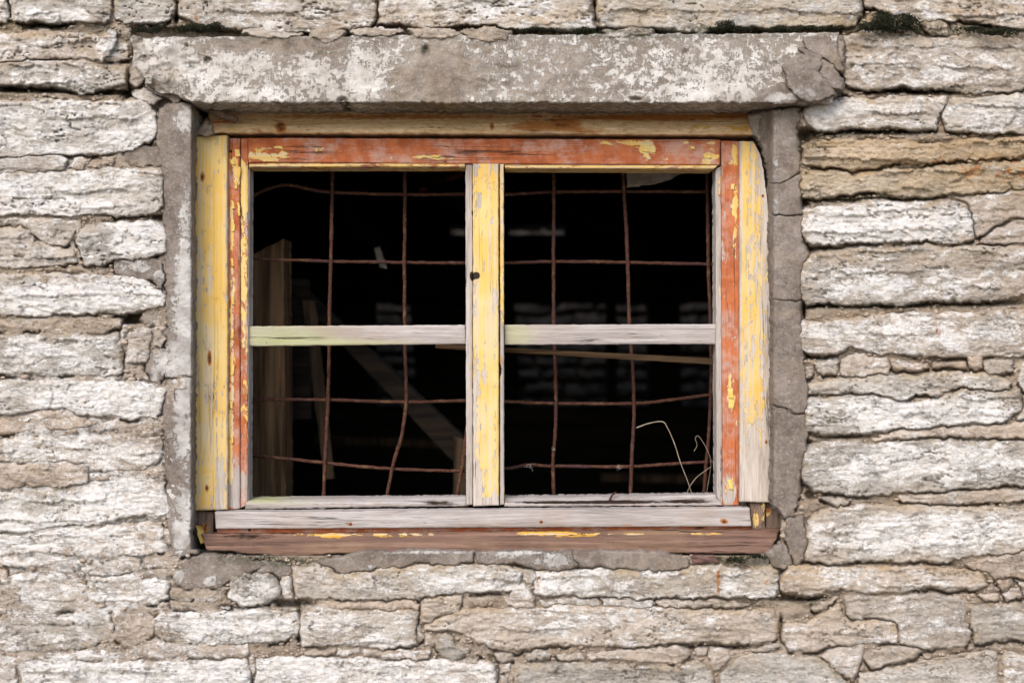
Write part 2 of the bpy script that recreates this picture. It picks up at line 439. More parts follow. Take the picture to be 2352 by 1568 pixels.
# outlines of the stones on the wall face: class, how proud (mm), outline
# g limestone, t ochre layered limestone, m hard mortar lump, p cement render
STONES = '''
g 2 -60,-60 13,-60 17,20 19,50 -60,55
g 6 22,-60 257,-60 256,5 253,48 230,56 184,49 149,54 108,54 59,51 30,44 24,20
g 4 263,-60 402,-60 401,20 394,43 362,50 328,54 285,59 264,50
g 8 412,-60 866,-60 863,22 858,50 845,62 800,67 740,70 640,72 560,70 500,62 440,52 413,34
g 6 874,-60 1357,-60 1355,22 1367,67 1300,71 1200,68 1140,58 1060,52 975,62 920,56 870,57
g 9 1373,-60 1980,-60 1978,22 1965,55 1900,62 1800,65 1700,68 1620,75 1540,70 1440,66 1381,58 1374,30
g 3 1987,-60 2420,-60 2420,66 2352,64 2260,60 2200,48 2110,46 2090,38 2030,28 1989,12
m 6 2113,52 2122,43 2166,50 2179,58 2177,79 2140,75
g 0 -60,74 0,71 120,73 223,82 262,90 293,100 298,120 296,137 250,141 197,136 120,132 0,140 -60,142
g 5 -60,145 60,140 184,139 232,147 289,152 292,175 291,193 243,203 184,214 125,201 80,196 33,193 -60,196
m 14 228,85 250,73 266,78 268,99 251,124 231,143 214,130 216,112
g 4 -60,232 131,230 250,230 328,233 346,243 359,263 362,300 360,318 305,347 246,358 148,353 60,356 -60,358
m 6 -60,366 60,358 140,357 152,368 150,387 100,396 40,395 15,403 -60,404
m 2 168,362 205,366 190,388 156,385
m 3 232,364 258,362 262,378 236,382
g 7 -60,400 16,397 90,392 154,391 220,388 295,387 371,387 376,400 375,440 371,476 354,492 285,496 223,489 164,492 70,495 -60,494
g 2 -60,503 60,502 121,499 187,503 185,520 172,535 164,558 144,568 98,562 80,540 59,522 -60,518
g 5 -60,528 49,522 72,532 82,558 141,573 177,578 178,607 138,611 85,617 -60,613
g 8 175,524 230,513 290,508 348,508 371,516 383,552 382,576 345,588 305,594 262,591 230,608 197,611 190,578 176,552
p 2 263,592 300,597 340,590 372,598 378,640 372,668 352,645 330,648 300,636 266,628
g 6 -60,636 49,628 203,631 295,634 341,650 374,680 383,693 377,704 315,709 279,721 210,722 98,723 -60,722
m 0 -60,729 100,727 200,728 276,735 277,756 230,765 120,763 -60,760
p 0 328,716 350,714 378,716 380,744 335,746 327,732
g 3 -60,768 100,769 200,768 272,768 281,790 283,830 279,860 220,863 164,862 66,858 -60,856
m 6 293,772 328,756 348,760 345,800 340,828 312,834 290,828
m 8 352,764 371,760 379,780 370,798 352,795
p 3 347,802 380,800 392,820 387,852 367,880 350,872 335,845
g 6 -60,872 66,870 180,872 282,877 384,884 380,910 377,924 371,949 348,957 279,959 184,949 148,936 66,945 -60,958
m 2 -60,964 50,952 98,942 148,940 184,952 230,965 197,978 164,988 98,987 33,993 -60,1004
m -1 238,966 300,968 345,966 338,985 280,990 205,990
g 4 -60,1010 60,1004 130,1000 250,1000 370,1005 375,1040 360,1062 330,1076 300,1082 208,1080 202,1066 100,1059 -60,1058
m 7 -60,1064 110,1063 196,1066 204,1088 195,1105 140,1124 100,1115 30,1121 -60,1118
g 5 -60,1130 108,1126 164,1117 206,1104 328,1100 374,1106 387,1152 387,1176 361,1187 302,1185 262,1198 210,1205 131,1211 66,1223 -60,1215
g 3 -60,1221 66,1229 131,1216 203,1211 262,1205 328,1198 377,1195 377,1231 385,1251 384,1267 328,1274 249,1280 171,1284 85,1300 -60,1290
g 2 188,1302 260,1283 323,1279 326,1310 300,1312 200,1318
g 0 329,1278 385,1275 392,1301 335,1306
g 3 -60,1300 20,1305 23,1360 16,1409 -60,1412
g 1 27,1315 85,1304 140,1302 181,1314 190,1370 200,1397 110,1408 60,1405 25,1400
g 3 198,1323 320,1314 328,1330 390,1335 388,1376 360,1390 300,1393 206,1392
g -3 393,1348 470,1356 497,1352 490,1368 440,1377 391,1374
m -4 392,1380 480,1376 530,1395 470,1401 395,1400
g 2 -60,1416 120,1414 250,1406 262,1440 255,1470 180,1489 100,1498 -60,1490
m 5 260,1412 330,1405 361,1420 350,1460 300,1490 263,1471
g 5 338,1424 380,1408 440,1405 520,1402 590,1397 680,1405 691,1430 686,1458 650,1473 560,1479 480,1481 430,1477 400,1455 366,1446
g 1 -60,1500 110,1503 230,1480 290,1495 305,1508 150,1514 50,1518 -60,1514
m 3 310,1480 360,1465 423,1482 424,1506 372,1512 318,1505
m 4 430,1490 460,1482 570,1478 578,1490 572,1504 490,1510 436,1508
g 5 -60,1523 38,1527 44,1640 -60,1640
g 6 51,1520 130,1516 240,1520 400,1516 500,1516 566,1507 576,1530 572,1640 49,1640
m 4 574,1509 583,1500 588,1530 579,1552
g 6 525,1328 560,1318 620,1319 638,1340 641,1375 600,1388 560,1392 526,1374
g 3 645,1326 664,1318 671,1340 675,1374 655,1376 642,1350
g 5 668,1298 726,1294 778,1318 855,1314 880,1301 975,1298 1080,1298 1130,1292 1165,1293 1196,1313 1192,1347 1165,1357 1100,1356 1050,1361 985,1368 940,1374 860,1377 750,1373 684,1374 674,1340
m 4 742,1380 860,1384 940,1377 965,1386 960,1393 860,1400 752,1396
g 6 694,1395 745,1387 818,1403 959,1394 961,1406 955,1448 956,1473 932,1480 877,1487 785,1484 696,1480 691,1448
g 5 966,1377 1030,1368 1065,1364 1055,1408 1011,1418 995,1428 966,1425
m 1 957,1432 968,1427 972,1465 961,1472
g 6 1066,1398 1180,1396 1300,1388 1440,1396 1560,1397 1700,1402 1780,1392 1788,1440 1786,1462 1740,1478 1650,1475 1560,1473 1440,1483 1330,1481 1250,1487 1180,1497 1130,1487 1090,1469 1060,1450 1000,1449 976,1443 976,1431 1010,1426
g 6 1002,1458 1028,1456 1047,1476 1080,1485 1074,1500 1044,1515 1018,1508 1001,1490
m 0 974,1450 995,1456 995,1482 973,1483
m 3 691,1491 770,1488 771,1500 700,1505
m 3 776,1490 826,1488 828,1502 778,1503
m 4 833,1491 930,1489 986,1491 984,1505 950,1510 836,1505
g 6 588,1512 650,1506 780,1508 900,1513 1040,1513 1120,1516 1138,1530 1142,1640 584,1640
m 4 1048,1512 1100,1507 1096,1522 1070,1528
m 4 1091,1490 1120,1489 1129,1503 1096,1504
m 5 1132,1499 1175,1495 1181,1514 1151,1523
m 4 1146,1528 1170,1522 1172,1542 1150,1546
m 3 1150,1551 1168,1550 1170,1640 1147,1640
g 4 1228,1309 1255,1314 1307,1305 1373,1307 1412,1308 1455,1312 1504,1318 1580,1310 1586,1300 1652,1296 1668,1304 1717,1306 1734,1300 1775,1298 1787,1310 1788,1364 1760,1372 1700,1369 1635,1371 1504,1371 1455,1372 1373,1369 1314,1369 1251,1368 1231,1358
m 7 1174,1350 1205,1340 1230,1374 1225,1395 1180,1398 1164,1385
m 2 1204,1305 1226,1310 1228,1335 1215,1340 1200,1328
m 1 1242,1377 1310,1374 1373,1374 1376,1392 1320,1389 1248,1389
m 2 1380,1375 1440,1374 1500,1377 1498,1396 1445,1396 1384,1392
m 1 1506,1379 1560,1377 1660,1378 1730,1381 1700,1395 1600,1393 1510,1394
m 5 1206,1500 1240,1493 1269,1503 1256,1515 1215,1517
m 4 1275,1498 1340,1494 1345,1512 1290,1516
m 5 1348,1499 1458,1489 1555,1483 1590,1493 1576,1513 1540,1525 1458,1518 1351,1511
m 1 1594,1489 1628,1487 1624,1504 1601,1508
m 6 1633,1488 1677,1490 1678,1512 1650,1542 1638,1542 1628,1510
g 5 1180,1530 1270,1521 1340,1518 1460,1526 1550,1531 1590,1516 1624,1519 1639,1550 1645,1640 1178,1640
g 5 1654,1552 1692,1509 1745,1500 1880,1508 1905,1528 1945,1566 1955,1640 1655,1640
m 4 1718,1491 1760,1481 1788,1475 1795,1486 1760,1497 1725,1498
m 8 1888,1507 1923,1488 1988,1482 1978,1513 1960,1564 1924,1546
g 5 1938,79 1975,73 2106,83 2200,82 2352,90 2420,90 2420,210 2290,210 2238,217 2182,211 2140,204 2041,198 1955,203 1937,190 1934,130
g 6 1857,236 1877,230 2008,224 2173,223 2174,243 2159,266 2148,294 2093,300 2041,294 1949,295 1910,308 1877,302 1854,282 1847,262
g 5 2182,229 2352,213 2420,213 2420,310 2352,310 2310,302 2287,308 2205,305 2175,297 2163,272 2170,252
t 5 1842,338 1877,327 1975,323 2172,327 2352,315 2420,315 2420,350 2330,365 2190,368 2106,379 2060,377 1955,391 1920,384 1841,378
t 7 1843,394 1900,394 1960,399 2060,387 2110,389 2200,377 2340,373 2420,362 2420,430 2300,438 2182,447 2139,452 2041,446 2008,440 1949,444 1877,456 1841,450 1838,420
g 7 1842,482 1942,470 2041,460 2172,460 2216,469 2229,500 2235,545 2205,557 2041,557 1930,561 1916,567 1883,565 1851,560 1843,530
m 2 2188,453 2290,442 2352,433 2420,432 2420,495 2320,500 2270,530 2241,545 2234,500 2222,464
m 3 2262,540 2330,506 2420,501 2420,553 2250,556
g 7 1842,606 1864,587 1929,577 2008,570 2150,565 2352,562 2420,562 2420,680 2352,681 2270,690 2139,693 2074,702 2008,702 1893,693 1854,696 1841,680 1838,640
g 5 1842,741 1893,740 2008,724 2238,715 2334,712 2420,726 2420,800 2320,820 2238,818 2140,815 2018,808 1959,801 1923,813 1870,811 1838,804 1838,770
m 4 1871,829 1922,828 1922,857 1890,860 1876,855
m 3 1929,828 1965,814 2030,816 2044,835 2040,857 1931,862
m 3 2046,824 2130,831 2135,843 2050,850
m 3 2141,828 2215,831 2219,844 2145,843
m 4 2223,814 2254,813 2257,845 2225,845
m 4 2260,829 2324,826 2329,857 2266,862
m 2 1847,838 1866,838 1866,864 1851,868
g 3 1855,878 1929,867 2041,859 2139,855 2250,852 2303,867 2326,880 2320,892 2254,892 2205,888 2155,907 2107,902 2075,919 2008,899 1940,906 1858,904
g 7 1854,915 1942,913 2008,906 2074,926 2160,913 2208,895 2300,898 2343,896 2346,945 2303,968 2172,977 2041,987 2002,991 1887,997 1850,990 1848,950
g 2 2352,820 2420,810 2420,905 2352,900 2338,875
g 4 2354,908 2420,908 2420,966 2330,968 2352,945
m 2 2002,1000 2100,986 2260,976 2352,972 2420,972 2420,1000 2352,1009 2200,1004 2060,1009 2006,1008
g 6 1850,1032 1880,1013 1960,1012 2060,1015 2200,1013 2352,1017 2420,1017 2420,1110 2300,1114 2260,1124 2220,1121 2172,1127 2060,1131 2000,1139 1950,1141 1900,1130 1870,1128 1848,1105 1842,1080
m 6 1877,1144 1920,1146 1958,1150 1923,1166
m 4 2060,1138 2140,1134 2290,1126 2352,1121 2420,1119 2420,1150 2300,1150 2150,1156 2075,1153
g 6 1868,1178 1942,1163 2030,1160 2200,1161 2352,1162 2420,1162 2420,1258 2300,1270 2205,1279 2139,1290 2090,1288 1960,1286 1910,1295 1864,1289 1853,1288 1854,1230 1858,1200
g 5 1811,1299 1854,1301 1926,1301 2025,1298 2205,1302 2258,1313 2268,1342 2238,1351 2139,1351 2041,1358 1955,1358 1903,1361 1864,1368 1831,1361 1796,1351 1793,1330
m 6 2212,1290 2290,1274 2352,1267 2420,1267 2420,1330 2320,1329 2282,1330 2274,1316 2230,1302
m 5 2285,1333 2324,1332 2324,1350 2300,1354
m 4 2301,1360 2340,1351 2350,1372 2311,1378
m 4 2246,1362 2290,1360 2296,1375 2265,1380
m 3 2330,1336 2420,1336 2420,1376 2356,1374 2344,1348
g 4 1799,1432 1850,1426 1890,1403 1930,1388 1934,1411 1955,1425 2060,1430 2060,1474 1982,1480 1923,1483 1877,1496 1811,1493 1797,1470
m 4 1942,1367 2074,1363 2205,1365 2217,1388 2219,1440 2230,1456 2224,1483 2123,1492 2066,1478 2064,1428 1985,1420 1978,1428 1943,1411
m 1 1863,1391 1920,1370 1932,1374 1900,1394 1870,1399
g 2 2224,1391 2280,1382 2352,1384 2420,1384 2420,1468 2352,1468 2290,1469 2240,1481 2237,1455 2227,1440
m 3 1996,1496 2050,1484 2110,1491 2124,1498 2070,1524 2000,1530 1986,1515
g 4 1973,1542 2075,1531 2180,1502 2292,1494 2293,1640 1967,1640
g 3 2303,1493 2352,1502 2420,1502 2420,1640 2304,1640
p 3 372,246 400,237 440,242 452,270 461,300 447,318 447,800 446,860 384,868 380,800 384,740 382,640 380,560 376,420 366,330 364,280
p 2 384,874 446,866 447,1175 444,1212 434,1216 440,1240 455,1270 396,1276 389,1200 382,1100 380,1000 376,950 381,920
p -2 288,352 320,340 370,338 372,380 300,382 284,370
p 4 1755,255 1800,252 1835,248 1838,272 1826,300 1832,340 1834,398 1815,412 1790,418 1768,420 1762,380 1748,330 1744,280
p 3 1768,424 1792,421 1818,414 1836,404 1838,450 1840,488 1800,490 1770,486
p 2 1770,491 1800,495 1842,493 1842,560 1858,590 1840,610 1838,640 1838,685 1800,690 1772,688
p 3 1774,692 1800,694 1838,690 1839,760 1842,830 1852,880 1856,905 1848,945 1815,938 1790,930 1774,928
p 2 1774,933 1795,936 1820,946 1847,951 1852,1000 1845,1050 1834,1130 1822,1186 1802,1190 1788,1168 1774,1150
p 0 1806,1192 1845,1190 1852,1230 1850,1284 1832,1302 1816,1270 1802,1220
p 1 1764,1272 1794,1247 1810,1268 1819,1296 1800,1305 1776,1297
p 2 400,1304 430,1284 470,1274 560,1284 592,1290 612,1300 560,1320 520,1336 492,1348 415,1350 399,1325
p 0 604,1291 650,1289 664,1300 667,1318 640,1330 628,1316 590,1318
p 2 722,1292 790,1278 860,1268 1000,1266 1090,1266 1086,1289 1040,1297 960,1291 850,1308 790,1317 766,1306
p 1 1096,1270 1200,1266 1310,1269 1328,1298 1260,1311 1230,1305 1200,1294 1165,1288 1100,1291
p 3 1314,1270 1420,1268 1520,1272 1562,1276 1586,1290 1580,1307 1500,1314 1420,1304 1334,1299
p -2 1702,1290 1735,1281 1770,1279 1766,1298 1720,1305
m -6 296,150 318,140 345,160 330,190 312,205 300,190
p 2 340,200 372,186 428,190 424,214 404,240 392,228 352,210
m 0 306,214 338,206 372,224 352,240 322,236
'''
# hollow joints that lie deep in shadow: x, y, rx, ry, extra depth (m)
HOLES = [(105, 60, 48, 8, .05), (90, 206, 120, 7, .05), (240, 212, 70, 6, .05), (303, 195, 9, 30, .06), (300, 220, 20, 14, .05), (302, 731, 32, 13, .10),
         (405, 30, 6, 26, .06), (868, 30, 5, 26, .05), (1366, 30, 6, 30, .05), (1984, 18, 5, 24, .04),
         (190, 360, 50, 5, .04), (300, 496, 40, 4, .04), (370, 500, 25, 7, .05), (660, 1384, 60, 9, .04), (540, 1396, 40, 6, .03),
         (688, 1440, 5, 40, .05), (962, 1410, 4, 40, .05), (1795, 1325, 7, 40, .07), (1794, 1445, 5, 28, .05),
         (1850, 312, 30, 16, .06), (1836, 345, 8, 20, .06), (1845, 470, 12, 12, .05), (1845, 575, 18, 10, .05), (1900, 572, 60, 5, .04),
         (2090, 210, 110, 7, .05), (2010, 303, 130, 5, .04), (2020, 460, 150, 5, .03), (1990, 700, 150, 6, .05), (2250, 695, 100, 6, .04), (1843, 715, 8, 20, .06),
         (1843, 790, 6, 25, .05), (1875, 818, 45, 7, .05), (1850, 890, 5, 14, .03), (1848, 940, 5, 30, .05), (1930, 1000, 60, 5, .05), (1855, 1020, 14, 10, .04),
         (1842, 1080, 9, 40, .06), (1862, 1135, 14, 10, .04), (1940, 1290, 120, 5, .03), (1830, 1372, 60, 8, .05), (1620, 1486, 60, 6, .04),
         (1680, 1484, 40, 6, .04), (2140, 1295, 60, 4, .03), (2050, 392, 100, 4, .03), (280, 830, 5, 30, .04), (1890, 1535, 12, 20, .04), (2238, 1500, 60, 4, .03),
         (577, 1560, 4, 40, .05), (1144, 1560, 4, 40, .04), (1842, 560, 6, 60, .04), (1925, 190, 7, 20, .05), (1930, 225, 20, 8, .05)]

WHITE = [(180, 290, 260, 80, .16), (330, 320, 60, 50, .22), (120, 450, 240, 60, .24), (330, 545, 80, 40, .42), (90, 560, 120, 60, .08),
         (100, 690, 160, 40, .34), (300, 665, 110, 40, .34), (150, 830, 200, 60, .14), (250, 920, 170, 50, .30), (200, 1030, 260, 40, .26),
         (160, 1090, 260, 30, .12), (300, 1140, 140, 50, .34), (100, 1180, 200, 60, .26), (150, 1250, 260, 60, .2), (200, 1380, 300, 70, .16),
         (520, 1440, 160, 50, .24), (300, 1550, 340, 60, .30), (800, 1550, 300, 60, .24), (820, 1440, 150, 50, .14), (900, 1340, 250, 40, .10), (1100, 1330, 100, 30, .2),
         (60, 30, 40, 20, .3), (155, 35, 50, 20, .3), (130, 175, 120, 30, .22), (1320, 1420, 130, 40, .18), (1500, 1420, 160, 40, .10), (1220, 1330, 50, 40, .2), (1330, 1345, 70, 20, .2),
         (2030, 515, 220, 50, .46), (2050, 650, 260, 40, .26), (2100, 760, 260, 45, .22), (2100, 945, 260, 40, .36), (2120, 1060, 280, 50, .34),
         (2120, 1225, 280, 45, .42), (2000, 1330, 220, 30, .14), (2100, 165, 240, 40, .16), (1960, 260, 110, 30, .16), (2250, 270, 110, 30, .14), (1900, 1545, 100, 40, .1),
         (600, 1355, 60, 30, .2), (1190, 1370, 40, 40, .3), (240, 105, 30, 40, .35), (2100, 1440, 120, 50, .1), (2250, 480, 90, 50, .12)]
OCHRE = [(2150, 370, 320, 70, .48), (2320, 400, 130, 60, .45), (2050, 240, 400, 20, .2), (1650, 40, 500, 40, .55), (1050, 50, 300, 30, .30), (600, 60, 300, 30, .30), (30, 60, 120, 30, .35),
         (280, 105, 120, 30, .35), (2230, 30, 200, 40, .35), (2100, 590, 280, 20, .45), (2300, 640, 100, 40, .3), (1950, 110, 60, 80, .4), (1000, 1320, 300, 25, .25), (1650, 1330, 300, 60, .28),
         (2000, 720, 300, 12, .3), (2030, 850, 300, 30, .25), (200, 745, 260, 22, .25), (1980, 1320, 250, 40, .2), (2200, 1140, 250, 25, .3), (2150, 1410, 300, 60, .1), (560, 590, 10, 10, .1)]
RUSTB = [(440, 45, 60, 25, .35), (700, 20, 160, 20, .28), (270, 30, 14, 50, .4), (1400, 20, 30, 40, .25), (1950, 20, 60, 40, .25), (1700, 20, 120, 20, .2), (2300, 30, 60, 50, .28),
         (2300, 390, 140, 50, .52), (2100, 385, 260, 30, .28), (1650, 1335, 5, 40, .95), (1236, 1340, 6, 30, .6), (2130, 780, 260, 30, .40), (2060, 655, 300, 30, .16), (2100, 930, 260, 20, .2),
         (2140, 1090, 260, 30, .25), (2000, 1340, 220, 16, .30), (1700, 1340, 120, 30, .2), (1820, 1560, 60, 40, .3), (120, 140, 60, 8, .3), (130, 500, 30, 10, .25), (1900, 1117, 40, 8, .4)]
MOSSB = [(80, 60, 100, 14, .8), (120, 205, 160, 12, .9), (250, 80, 90, 20, .5), (450, 68, 80, 14, 1.0), (1300, 72, 160, 10, .7), (1650, 70, 260, 12, 1.0), (2050, 60, 120, 30, 1.0), (2250, 72, 150, 14, 1.0),
         (1990, 305, 160, 10, .8), (1860, 330, 40, 20, .8), (2030, 455, 200, 8, .7), (1700, 1285, 90, 16, 1.0), (2000, 700, 260, 10, .7), (560, 1280, 120, 14, .8), (660, 1292, 90, 12, .9),
         (1880, 1380, 60, 14, .6), (680, 1390, 60, 14, .6), (1700, 1385, 100, 10, .6), (2150, 208, 160, 10, .7), (2060, 380, 180, 6, .5), (1000, 75, 300, 8, .4), (580, 1325, 60, 10, .7)]

G0, G1, GY0, GY1, GS = -560, 2912, -560, 2128, 4
gx, gy = np.meshgrid(np.arange(G0, G1 + 1, GS, dtype=float), np.arange(GY0, GY1 + 1, GS, dtype=float))
UD = np.full(gx.shape, -60.0)          # distance to the nearest stone edge, over the whole wall


def warp(px, py):
    wx = 7 * fbm(px / 46, py / 34, 3, 2) + 11 * fbm(px / 12, py / 11, 3, 9, .6)
    wy = 15 * fbm(px / 58, py / 50, 3, 4) + 12 * fbm(px / 13, py / 11, 3, 12, .6)
    return px + wx, py + wy


def add_ud(poly):
    a = np.array(poly)
    x0, y0 = a.min(0) - 50; x1, y1 = a.max(0) + 50
    i0, i1 = max(0, int((x0 - G0) / GS)), min(gx.shape[1], int((x1 - G0) / GS) + 1)
    j0, j1 = max(0, int((y0 - GY0) / GS)), min(gx.shape[0], int((y1 - GY0) / GS) + 1)
    if i1 <= i0 or j1 <= j0: return
    wx, wy = warp(gx[j0:j1, i0:i1], gy[j0:j1, i0:i1])
    d = polydist(wx, wy, poly)
    UD[j0:j1, i0:i1] = np.maximum(UD[j0:j1, i0:i1], d)


def jamb_slope(px, py):
    """the render turns into the opening beside the window"""
    s = sstep(438, 450, px) * (px < 700) + sstep(1780, 1757, px) * (px > 1700)
    return 0.056 * s * ((py > 236) & (py < 1262))


def stone(poly, cls, proud, seed, parent, step=2.7, y0=0.0, name=None, mats=None, amp=1.0, extra=None):
    a = np.array(poly, float)
    pad = 9 if step < 5 else step * 2.2
    x0, y0p = a.min(0) - pad - 8; x1, y1p = a.max(0) + pad + 8
    xs = np.arange(x0, x1 + step, step); ys = np.arange(y0p, y1p + step, step)
    px, py = np.meshgrid(xs, ys)
    wx, wy = warp(px, py)
    if cls == 'p': wx, wy = px + (wx - px) * 1.15, py + (wy - py) * .9
    d = polydist(wx, wy, poly)
    size = max(20.0, min(x1 - x0, y1p - y0p))
    mmk = 0.001 * amp
    # rim: worn round along the top, broken sharp along the foot
    dgy = np.gradient(d, axis=0) / step
    foot = sstep(.1, -.7, dgy)
    r0 = {'g': min(14, size * .2), 't': 11, 'm': min(11, size * .3), 'p': 3.0}[cls]
    r = r0 + (3.5 - r0) * foot if cls != 'p' else 3.0
    e = np.clip((d + (1.5 if cls == 'p' else 0)) / r, 0, 1)
    dr = {'g': 6.0, 't': 8, 'm': 5.0, 'p': 3.0}[cls]
    drop = (1 - np.sqrt(np.clip(1 - (1 - e) ** 2, 0, 1))) * (dr + (3.5 - dr) * foot) * mmk
    skirt = np.clip(-d - (1.5 if cls == 'p' else 0), 0, None) * S * (5.0 + 3 * foot)
    h = proud * mmk - drop - skirt
    inn = sstep(0, 7, d)
    if cls in 'gt':
        k = 1.7 if cls == 't' else 1.0
        tilt = (vn(seed * 3.1, seed * 1.7) - .5)
        jag = 9 * fbm(px / 12, py / 10, 3, seed + 1, .6)
        # bedding ledges: here and there a leaf of the stone steps forward downwards and breaks off
        v1 = py + 30 * fbm(px / 140, py / 90, 4, seed, .55) + 9 * fbm(px / 30, py / 26, 3, seed + 3) + jag
        L1 = 36 + 18 * vn(seed * 1.3, 2.2)
        t1 = v1 / L1 + vn(seed, 5.5) * 3
        f1 = t1 - np.floor(t1)
        m1 = sstep(.52, .70, vn(px / 85 + 31 * np.floor(t1), np.floor(t1) * 7.7, seed))
        h += inn * k * mmk * 7.0 * (f1 ** 2.2 - .3) * m1
        v2 = py + 12 * fbm(px / 60, py / 34, 3, seed + 7) + 7 * fbm(px / 15, py / 13, 3, seed + 8)
        t2 = v2 / 13.0
        f2 = t2 - np.floor(t2)
        m2 = sstep(.50, .68, vn(px / 36 + 17 * np.floor(t2), np.floor(t2) * 3.3, seed + 5))
        h += inn * k * mmk * 2.4 * (f2 ** 1.8 - .35) * m2
        h += inn * mmk * 6.5 * facet(px / 66 + fbm(px / 24, py / 24, 3, seed), py / 34 + fbm(px / 20, py / 20, 3, seed + 2), int(seed))
        h += inn * mmk * 2.6 * facet(px / 20 + .8 * fbm(px / 9, py / 9, 2, seed), py / 12 + .5 * fbm(px / 9, py / 9, 2, seed + 3), int(seed) + 5)
        h += inn * mmk * 2.4 * facet(px / 9, py / 6, int(seed) + 9)
        h += mmk * 5.0 * fbm(px / 120, py / 60, 3, seed + 11) + mmk * 3.6 * fbm(px / 17, py / 9, 4, seed + 13, .62)
        h += mmk * 5 * tilt * (py - a[:, 1].mean()) / size
        # a few open bedding cracks
        c = np.abs(fbm(px / 150, py / 24, 4, seed + 21, .6))
        cm = sstep(.50, .64, vn(px / 90, py / 60, seed + 23))
        h -= inn * mmk * 9.0 * (1 - sstep(0, .014, c)) * cm
    elif cls == 'm':
        h += inn * mmk * 3.6 * facet(px / 26 + .6 * fbm(px / 11, py / 11, 2, seed), py / 20 + .6 * fbm(px / 11, py / 11, 2, seed + 2), int(seed)) + inn * mmk * 2.0 * facet(px / 10, py / 8, int(seed) + 3) + mmk * 4.5 * fbm(px / 36, py / 28, 4, seed, .6) + mmk * 3.2 * fbm(px / 9, py / 9, 3, seed + 4, .6)
        if size > 60:
            v2 = py + 22 * fbm(px / 60, py / 40, 3, seed + 7)
            t2 = v2 / 30; f2 = t2 - np.floor(t2)
            h += inn * mmk * 4.0 * (f2 ** 1.5 - .35) * sstep(.45, .62, vn(px / 60 + 17 * np.floor(t2), np.floor(t2), seed + 5))
    else:
        h += mmk * 4.5 * fbm(px / 60, py / 60, 4, seed, .6) + mmk * 2.2 * fbm(px / 9, py / 9, 3, seed + 4, .62)
        h += inn * mmk * 1.2 * facet(px / 50, py / 50, int(seed))
    if extra is not None: h = h + extra(px, py)
    y = y0 - h
    if cls == 'p': y = y + jamb_slope(px, py)
    keep = d > -pad
    cell = keep[:-1, :-1] & keep[1:, :-1] & keep[:-1, 1:] & keep[1:, 1:]
    idx = np.full(px.shape, -1); used = np.zeros(px.shape, bool)
    used[:-1, :-1] |= cell; used[1:, :-1] |= cell; used[:-1, 1:] |= cell; used[1:, 1:] |= cell
    idx[used] = np.arange(used.sum())
    f = np.stack([idx[:-1, :-1][cell], idx[1:, :-1][cell], idx[1:, 1:][cell], idx[:-1, 1:][cell]], -1)
    ux, uy = px[used], py[used]
    v = P(ux, uy, y[used])
    w0 = {'g': .36, 't': .08, 'm': .30, 'p': .16}[cls] + .10 * (vn(seed * 7.7, 1.1) - .5)
    at = {}
    if mats is None:
        w = blobs(ux, uy, w0, WHITE)
        if cls == 'p': w = blobs(ux, uy, .15, PWHITE + [(428, 820, 18, 420, .30), (424, 560, 20, 120, .10), (386, 900, 10, 400, -.12)])
        if cls == 'm': w = w0 + (w - w0) * .6
        at = {'wht': w,
              'och': np.clip(blobs(ux, uy, .10 if cls == 'm' else .04, OCHRE) + (.55 * (sstep(18, 2, d) * (1 - foot))[used] if cls in 'gt' else 0), 0, .85) * (.5 if cls == 'p' else 1),
              'rst': blobs(ux, uy, .15, RUSTB) * (0 if cls == 'p' else 1),
              'mos': np.clip(blobs(ux, uy, 0, MOSSB), 0, 1) * (.8 if cls != 'p' else .7)}
        mat = {'g': ST_G, 't': ST_T, 'm': ST_M, 'p': PLAS}[cls]
    else:
        mat = mats
    return new_mesh(name or {'g': 'stone', 't': 'stone', 'm': 'mortar_lump', 'p': 'render_patch'}[cls], v, f, mat, parent, True, at)


PWHITE = [(425, 275, 26, 34, .55), (425, 480, 30, 60, .18), (415, 600, 30, 60, .25), (412, 740, 34, 130, .42), (412, 850, 34, 60, .40), (418, 960, 22, 90, .30), (405, 1000, 20, 60, .2),
          (420, 1180, 30, 70, .42), (415, 1240, 20, 40, .45), (290, 612, 30, 22, .45), (325, 612, 22, 16, .40), (365, 640, 12, 40, .40), (370, 830, 22, 40, .55), (350, 870, 12, 20, .4),
          (408, 1325, 14, 18, .55), (485, 1332, 22, 16, .55), (415, 1310, 20, 14, .3), (1000, 1268, 110, 5, .45), (1160, 1275, 60, 10, .4), (1275, 1285, 50, 18, .55), (1215, 1268, 40, 5, .5),
          (1400, 1308, 80, 5, .5), (1470, 1310, 60, 5, .4), (1770, 1000, 6, 500, .16), (1790, 330, 20, 80, .12), (850, 1306, 30, 8, .4), (355, 200, 40, 20, .35), (1780, 470, 10, 160, .22), (345, 730, 15, 12, .25), (1850, 216, 40, 18, .4), (1790, 224, 34, 14, .5), (1856, 160, 20, 20, .2), (1900, 180, 14, 20, .15)]

rows = [r.split() for r in STONES.strip().split('\n')]
plist = []
for r in rows:
    poly = [tuple(float(c) for c in q.split(',')) for q in r[2:]]
    plist.append((r[0], float(r[1]), poly))

# courses carried on a little past the edges of the picture
rnd = random.Random(11)


